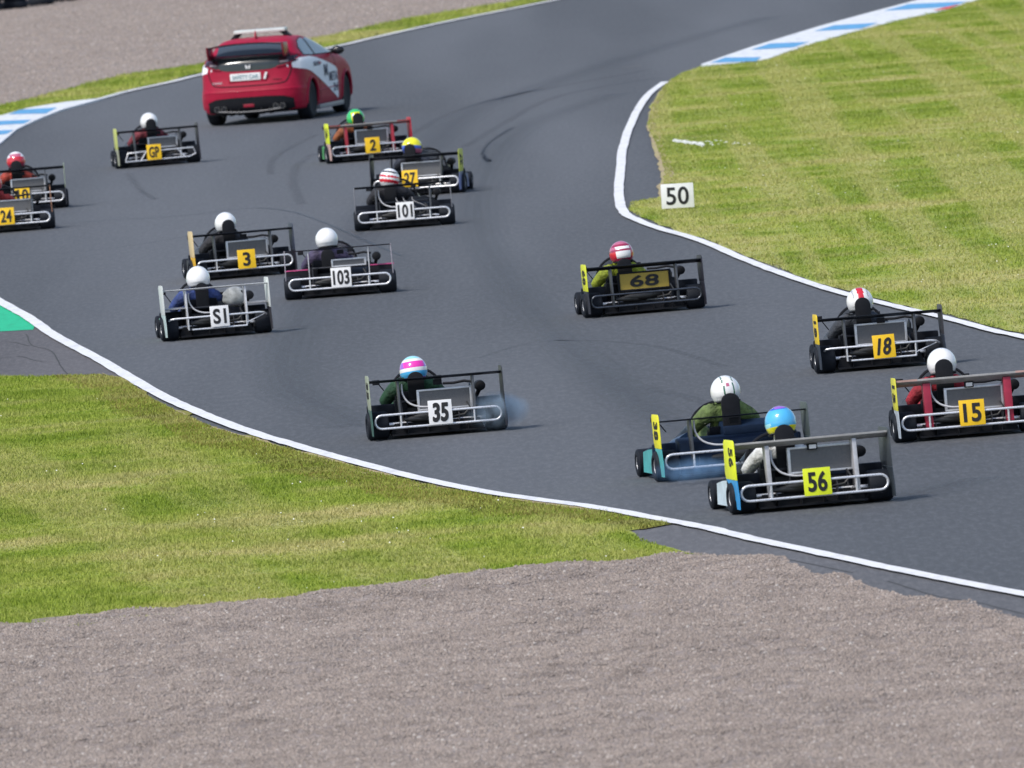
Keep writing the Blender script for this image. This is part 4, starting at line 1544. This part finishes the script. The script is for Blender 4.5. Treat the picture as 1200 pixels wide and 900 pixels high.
    for s_ in (-1, 1):
        MB().prism([(-.95, 1.37), (-.60, 1.36), (-.48, 1.20), (-.60, 1.135), (-.86, 1.135), (-.90, 1.20)], s_ * .655, s_ * .685).build('spoiler_blade', mat('spoiler_red', (.22, .006, .02), .25), sp, bevel=.006)
    # ledge between the two panes
    pts = [(xx, rear_y(xx, 1.15) - .03 - .03 * (1 - abs(xx) / .7), 1.155 - .012 * (abs(xx) / .7) ** 2) for xx in np.linspace(-.70, .70, 21)]
    MB().tube(pts, .022, 8).build('tailgate_ledge', mat('spoiler_black', (.015, .012, .016), .25), root, smooth=60)
    # number plate, badges, crease, diffuser
    yp = rear_y(0, .82) - .02
    MB().box((-.02, yp + .012, .82), (.66, .03, .19)).build('plate_recess', red, root, bevel=.006)
    pl = MB().box((0, 0, 0), (.54, .008, .125)).build('number_plate', WHT(), root, bevel=.002, loc=(-.05, yp - .012, .82))
    txt('lettering', 'SAFETY CAR', .46, .07, mat('grey_blue_print', (.12, .25, .3), .5), pl, (0, -.007, 0), bold=.02)
    MB().prism([(.265, .765), (.305, .765), (.345, .88), (.305, .88)], yp - .018, yp - .005, 'xz').build('plate_edge', WHT(), root)
    bd = MB()
    for s_ in (-1, 1): bd.prism([(s_ * .022 - .012, .955), (s_ * .022 + .012, .955), (s_ * .034 + .012, 1.02), (s_ * .034 - .012, 1.02)], rear_y(0, .98) - .024, rear_y(0, .98) - .01, 'xz')
    bd.box((0, rear_y(0, .98) - .0165, .985), (.03, .012, .016))
    bd.build('badge', WHT(), root)
    txt('model_lettering', 'CIVIC', .18, .035, ALU(), root, (-.56, rear_y(.56, .735) - .014, .735), (0, 0, R(-7)))
    txt('trim_lettering', 'TYPE R', .16, .03, mat('dark_print', (.16, .02, .03), .4), root, (.50, rear_y(.5, .745) - .014, .745), (0, 0, R(6)))
    gp = [(xx, rear_y(xx, z) - .002, z) for xx, z in [(-.74, .93), (-.70, .80), (-.62, .69), (-.4, .665), (0, .66), (.4, .665), (.62, .69), (.70, .80), (.74, .93)]]
    MB().tube(smooth_line(gp, 5), .009, 6).build('tailgate_gap_shade', MATTE(), root)  # tailgate gap, with the shade band below the plate painted in black
    rear_patch('bumper_ledge', -.84, .84, lin([(-1, .572), (1, .572)]), lin([(-1, .60), (1, .60)]), red, .016, nz=2)
    rear_patch('diffuser', -.76, .76, lin([(-.76, .23), (-.6, .20), (.6, .20), (.76, .23)]), lin([(-.76, .40), (-.6, .455), (-.3, .47), (.3, .47), (.6, .455), (.76, .40)]), MATTE(), .014)
    for xx in (-.35, -.2, .2, .35):
        MB().prism([(-.90, .16), (-.90, .25), (-.80, .30), (-.6, .30), (-.6, .16)], xx - .008, xx + .008).build('diffuser_fin', MATTE(), root)
    MB().box((-.02, rear_y(0, .3) - .02, .33), (.19, .02, .07)).build('fog_light', mat('fog_red', (.25, .01, .03), .2), root, bevel=.008)
    MB().tube([(-.55, -.9, .245), (-.2, -.915, .22), (.2, -.915, .22), (.55, -.9, .245)], .01, 8).build('diffuser_trim', mat('grey_trim', (.2, .2, .21), .4), root)
    for s_ in (-1, 1):
        for dx in (-.06, .06):
            mb = MB()
            mb.tube([(s_ * .52 + dx, -.70, .285), (s_ * .52 + dx, -.885, .285)], .05, 20)
            ex = mb.build('exhaust_tip', mat('exhaust_tip', (.2, .2, .21), .3, .9), root)
            MB().tube([(s_ * .52 + dx, -.88, .285), (s_ * .52 + dx, -.888, .285)], .042, 20).build('pipe_bore', MATTE(), ex)
    for s_ in (-1, 1):
        # side glass, with the pillar between the panes
        top = lin([(-.42, 1.15), (-.12, 1.25), (0.1, 1.35), (.4, 1.39), (.9, 1.385), (1.2, 1.32), (1.6, 1.22), (2.0, 1.10)])
        bot = lin([(-.42, 1.135), (.3, 1.10), (1.2, 1.085), (2.0, 1.075)])
        f_ = side_patch('side_window', s_, -.10, .58, bot, top, glass_m)
        side_patch('side_window', s_, .68, 1.95, bot, top, glass_m)
        side_patch('window_frame', s_, -.17, 2.02, lambda v: bot(v) - .015, lambda v: top(v) + .018, MATTE(), .003)
        # mirror
        mb = MB()
        mb.ellip((s_ * 1.02, 1.72, 1.10), (.12, .07, .075), 20, 12)
        mb.tube([(s_ * .84, 1.74, 1.06), (s_ * .98, 1.73, 1.08)], .025, 8)
        mb.build('door_mirror', black_gl, root, smooth=60)
        # skirt, vent edge, door line
        mb = MB(); mb.prism([(.40, .14), (.40, .22), (2.2, .22), (2.2, .14)], s_ * .88, s_ * .955)
        mb.build('side_skirt', mat('grey_skirt', (.25, .26, .28), .4), root, bevel=.012)
        for (ya, yb) in ((-.05, .52), (.56, 1.72)):
            pass
        for yy in (.56, 1.80):
            pts = [(s_ * (side_x(yy, z) + .0005), yy + (.0 if yy > 1 else .0), z) for z in np.linspace(.28, 1.07, 12)]
            MB().tube(pts, .004, 6).build('door_gap', MATTE(), root)
        pts = [(s_ * (side_x(yy, .62) + .002), yy, .46 + .02 * (yy - .4)) for yy in np.linspace(.45, 2.1, 14)]
        MB().tube(pts, .012, 6).build('body_crease', red, root, smooth=60)
        MB().box((s_ * (side_x(.62, .93) + .012), .66, .93), (.02, .14, .025)).build('door_handle', red, root, bevel=.005)
    # white graphic panel on both flanks with dark letters
    gt = lin([(-.72, 1.075), (-.3, 1.08), (.2, 1.075), (.6, 1.03), (1.03, .96), (1.5, .88), (1.84, .81), (1.92, .75)])
    gb = lin([(-.72, .95), (-.6, .90), (-.2, .85), (0, .81), (.45, .69), (1.03, .52), (1.5, .38), (1.9, .26)])
    for s_ in (-1, 1):
        p_ = side_patch('graphic_panel', s_, -.70, 1.90, gb, gt, mat('graphic_white', (.88, .89, .92), .6, wear=.03, spec=.2), .008)
        for s2, yy, z, w_, h_ in (('M', 1.02, .79, .26, .21), ('META', 1.55, .665, .62, .16), ('24', 1.68, .475, .34, .14), ('SERIES', .42, .93, .5, .08)):
            ttt = txt('lettering', s2, w_, h_, mat('navy_print', (.03, .05, .12), .5), p_, (s_ * (side_x(yy, z) + .016), yy, z),
                      (0, math.atan((side_x(yy, z + .05) - side_x(yy, z - .05)) / .1) * 1.0 * 0, s_ * R(90) + s_ * -math.atan((side_x(yy + .2, z) - side_x(yy - .2, z)) / .4)), shear=0)
    # roof rail lights
    lb = MB()
    lb.box((0, .38, 1.565), (.92, .24, .06))
    bar = lb.build('light_bar', mat('light_bar_cover', (.62, .68, .66), .25, wear=.05), root, bevel=.02)
    for s_ in (-1, 1):
        MB().prism([(s_ * .44, 1.44), (s_ * .56, 1.42), (s_ * .44, 1.54), (s_ * .34, 1.54)], .30, .46, 'xz').build('bar_foot', MATTE(), bar, bevel=.006)
    MB().prism([(.05, 1.455), (-.02, 1.56), (-.05, 1.57), (-.12, 1.455)], -.01, .01).build('aerial', red, root, bevel=.003)
    MB().tube([(0.0, .0, 1.5), (0, -.04, 1.6)], .005, 6).build('aerial_mast', red, root)
    # front lamps and grille (hidden here, there for any other view)
    for s_ in (-1, 1):
        vs = [(s_ * xx, front_y(xx, z) + .008, z) for xx in (.45, .6, .75, .86) for z in (.66, .76)]
        MB().add(vs, [(0, 1, 3, 2), (2, 3, 5, 4), (4, 5, 7, 6)]).build('headlight', mat('clear_lens', (.6, .6, .63), .15), root)
    vs = [(xx, front_y(xx, z) + .008, z) for xx in (-.7, -.35, 0, .35, .7) for z in (.28, .48)]
    MB().add(vs, [(0, 1, 3, 2), (2, 3, 5, 4), (4, 5, 7, 6), (6, 7, 9, 8)]).build('grille', MATTE(), root)
    vs, fs = [], []
    for i in range(13):
        xx = -.62 + 1.24 * i / 12
        for j in range(7):
            z = 1.12 + .27 * j / 6
            vs.append((xx * (1 - .12 * j / 6), front_y(xx * (1 - .12 * j / 6), z) + .006, z))
    for i in range(12):
        for j in range(6): fs.append((i * 7 + j, (i + 1) * 7 + j, (i + 1) * 7 + j + 1, i * 7 + j + 1))
    MB().add(vs, fs).build('windscreen', glass_m, root, smooth=60)
    return root


make_car((308, 143), -13.5)

# ------------------------------------------------------------------ braking board
x, y = at(795, 247.5)
bd = empty('distance_board', (x, y, GZ), R(-1))
tag(bd, 'white distance board reading 50 standing in the infield grass edge', 'sign')
o = MB().box((0, 0, .195), (.445, .03, .335)).build('board', WHT(), bd, bevel=.006)
txt('number', '50', .31, .245, INK(), o, (0, -.018, .195), bold=.02)
for s_ in (-.15, .15):
    MB().box((s_, .03, .10), (.03, .03, .26)).build('stake', mat('wood_stake', (.25, .18, .1), .8), bd)
bd.rotation_euler = (0, R(1.0), R(-1))

# ------------------------------------------------------------------ tyre barrier at the far edge
def barrier_tyre():
    mb = MB()
    prof = [(-.1, .19), (-.1, .27), (-.075, .31), (-.04, .325), (.04, .325), (.075, .31), (.1, .27), (.1, .19)]
    mb.lathe(prof, (0, 0, 0), 'z', 36)
    return mb.mesh('tyre', RUB())


places = ['leftmost stack of black tyres cut off at the top left corner', 'second stack of black tyres from the left in the far barrier',
          'third stack of black tyres from the left in the far barrier', 'fourth stack of black tyres from the left in the far barrier',
          'rightmost stack of black tyres in the far barrier']
for i, (px_, py_) in enumerate([(-12, 14.5), (18, 11.5), (47, 7.5), (76, 3), (104, -1.5)]):
    x, y = at(px_, py_)
    st = empty('tyre_stack', (x, y + .33, GZ + .006), 0)
    tag(st, places[i], 'tyre stack', 'tyre stacks of the far barrier')
    for j in range(4):
        tt = link('tyre', cached('btyre', barrier_tyre), st, (random.uniform(-.02, .02), random.uniform(-.02, .02), .1 + .2 * j))

# ------------------------------------------------------------------ blue exhaust smoke
def smoke(px, zc, size, dens, label, seed, yo=0.0, col=(.58, .78, 1, 1)):
    x, y = at(*px)
    mb = MB(); mb.ellip((0, 0, 0), size, 20, 12)
    m_ = bpy.data.materials.new('smoke')
    m_.use_nodes = True
    t_ = m_.node_tree
    t_.nodes.clear()
    out = t_.nodes.new('ShaderNodeOutputMaterial')
    v = t_.nodes.new('ShaderNodeVolumePrincipled')
    v.inputs['Color'].default_value = col
    v.inputs['Anisotropy'].default_value = 0
    tc = t_.nodes.new('ShaderNodeTexCoord')
    mp = t_.nodes.new('ShaderNodeMapping')
    mp.inputs['Scale'].default_value = (1 / size[0], 1 / size[1], 1 / size[2])
    t_.links.new(tc.outputs['Object'], mp.inputs[0])
    ln = t_.nodes.new('ShaderNodeVectorMath'); ln.operation = 'LENGTH'
    t_.links.new(mp.outputs[0], ln.inputs[0])
    fall = t_.nodes.new('ShaderNodeMapRange'); fall.inputs[1].default_value = .15; fall.inputs[2].default_value = .95; fall.inputs[3].default_value = 1; fall.inputs[4].default_value = 0
    fall.interpolation_type = 'SMOOTHSTEP'
    t_.links.new(ln.outputs['Value'], fall.inputs[0])
    n_ = noise(t_, tc.outputs['Object'], 5 + seed * .3, 4, .6)
    mr = t_.nodes.new('ShaderNodeMapRange'); mr.inputs[1].default_value = .35; mr.inputs[2].default_value = .65
    t_.links.new(n_, mr.inputs[0])
    mu = t_.nodes.new('ShaderNodeMath'); mu.operation = 'MULTIPLY'
    t_.links.new(fall.outputs[0], mu.inputs[0]); t_.links.new(mr.outputs[0], mu.inputs[1])
    m2 = t_.nodes.new('ShaderNodeMath'); m2.operation = 'MULTIPLY'; m2.inputs[1].default_value = dens
    t_.links.new(mu.outputs[0], m2.inputs[0])
    t_.links.new(m2.outputs[0], v.inputs['Density'])
    t_.links.new(v.outputs[0], out.inputs['Volume'])
    o = mb.build('smoke', m_, loc=(x, y + yo, zc))
    tag(o, label, 'smoke', kind='stuff')


smoke((583, 503), .20, (.40, .45, .23), 15.0, 'pale blue exhaust smoke puffing from the right rear of kart 35', 1, -.2)
smoke((815, 565), .13, (.5, .5, .15), 3.0, 'thin blue exhaust smoke low behind the teal kart', 4, -.3, (.35, .62, 1, 1))

# ------------------------------------------------------------------ light
SUN_EL, SUN_AZ = R(52), R(225)
w = bpy.data.worlds.new('World')
sc.world = w
w.use_nodes = True
t = w.node_tree
bg = t.nodes['Background']
sky = t.nodes.new('ShaderNodeTexSky')
sky.sky_type = 'NISHITA'
sky.sun_disc = False
sky.sun_elevation = SUN_EL
sky.sun_rotation = SUN_AZ
sky.dust_density = 2.0
t.links.new(sky.outputs[0], bg.inputs[0])
bg.inputs[1].default_value = 0.15
s = bpy.data.lights.new('sun', 'SUN')
s.energy = 2.3
s.angle = R(9)
s.color = (1, .96, .9)
so = bpy.data.objects.new('sun', s)
C.objects.link(so)
d = Vector((math.sin(SUN_AZ) * math.cos(SUN_EL), math.cos(SUN_AZ) * math.cos(SUN_EL), math.sin(SUN_EL)))
so.rotation_euler = d.to_track_quat('Z', 'Y').to_euler()
sc.view_settings.view_transform = 'Standard'
sc.view_settings.look = 'None'
sc.view_settings.exposure = 0.3
sc.view_settings.gamma = 1.0
sc.render.engine = 'CYCLES'
sc.cycles.use_denoising = True
sc.cycles.volume_step_rate = 1.0
sc.render.film_transparent = False
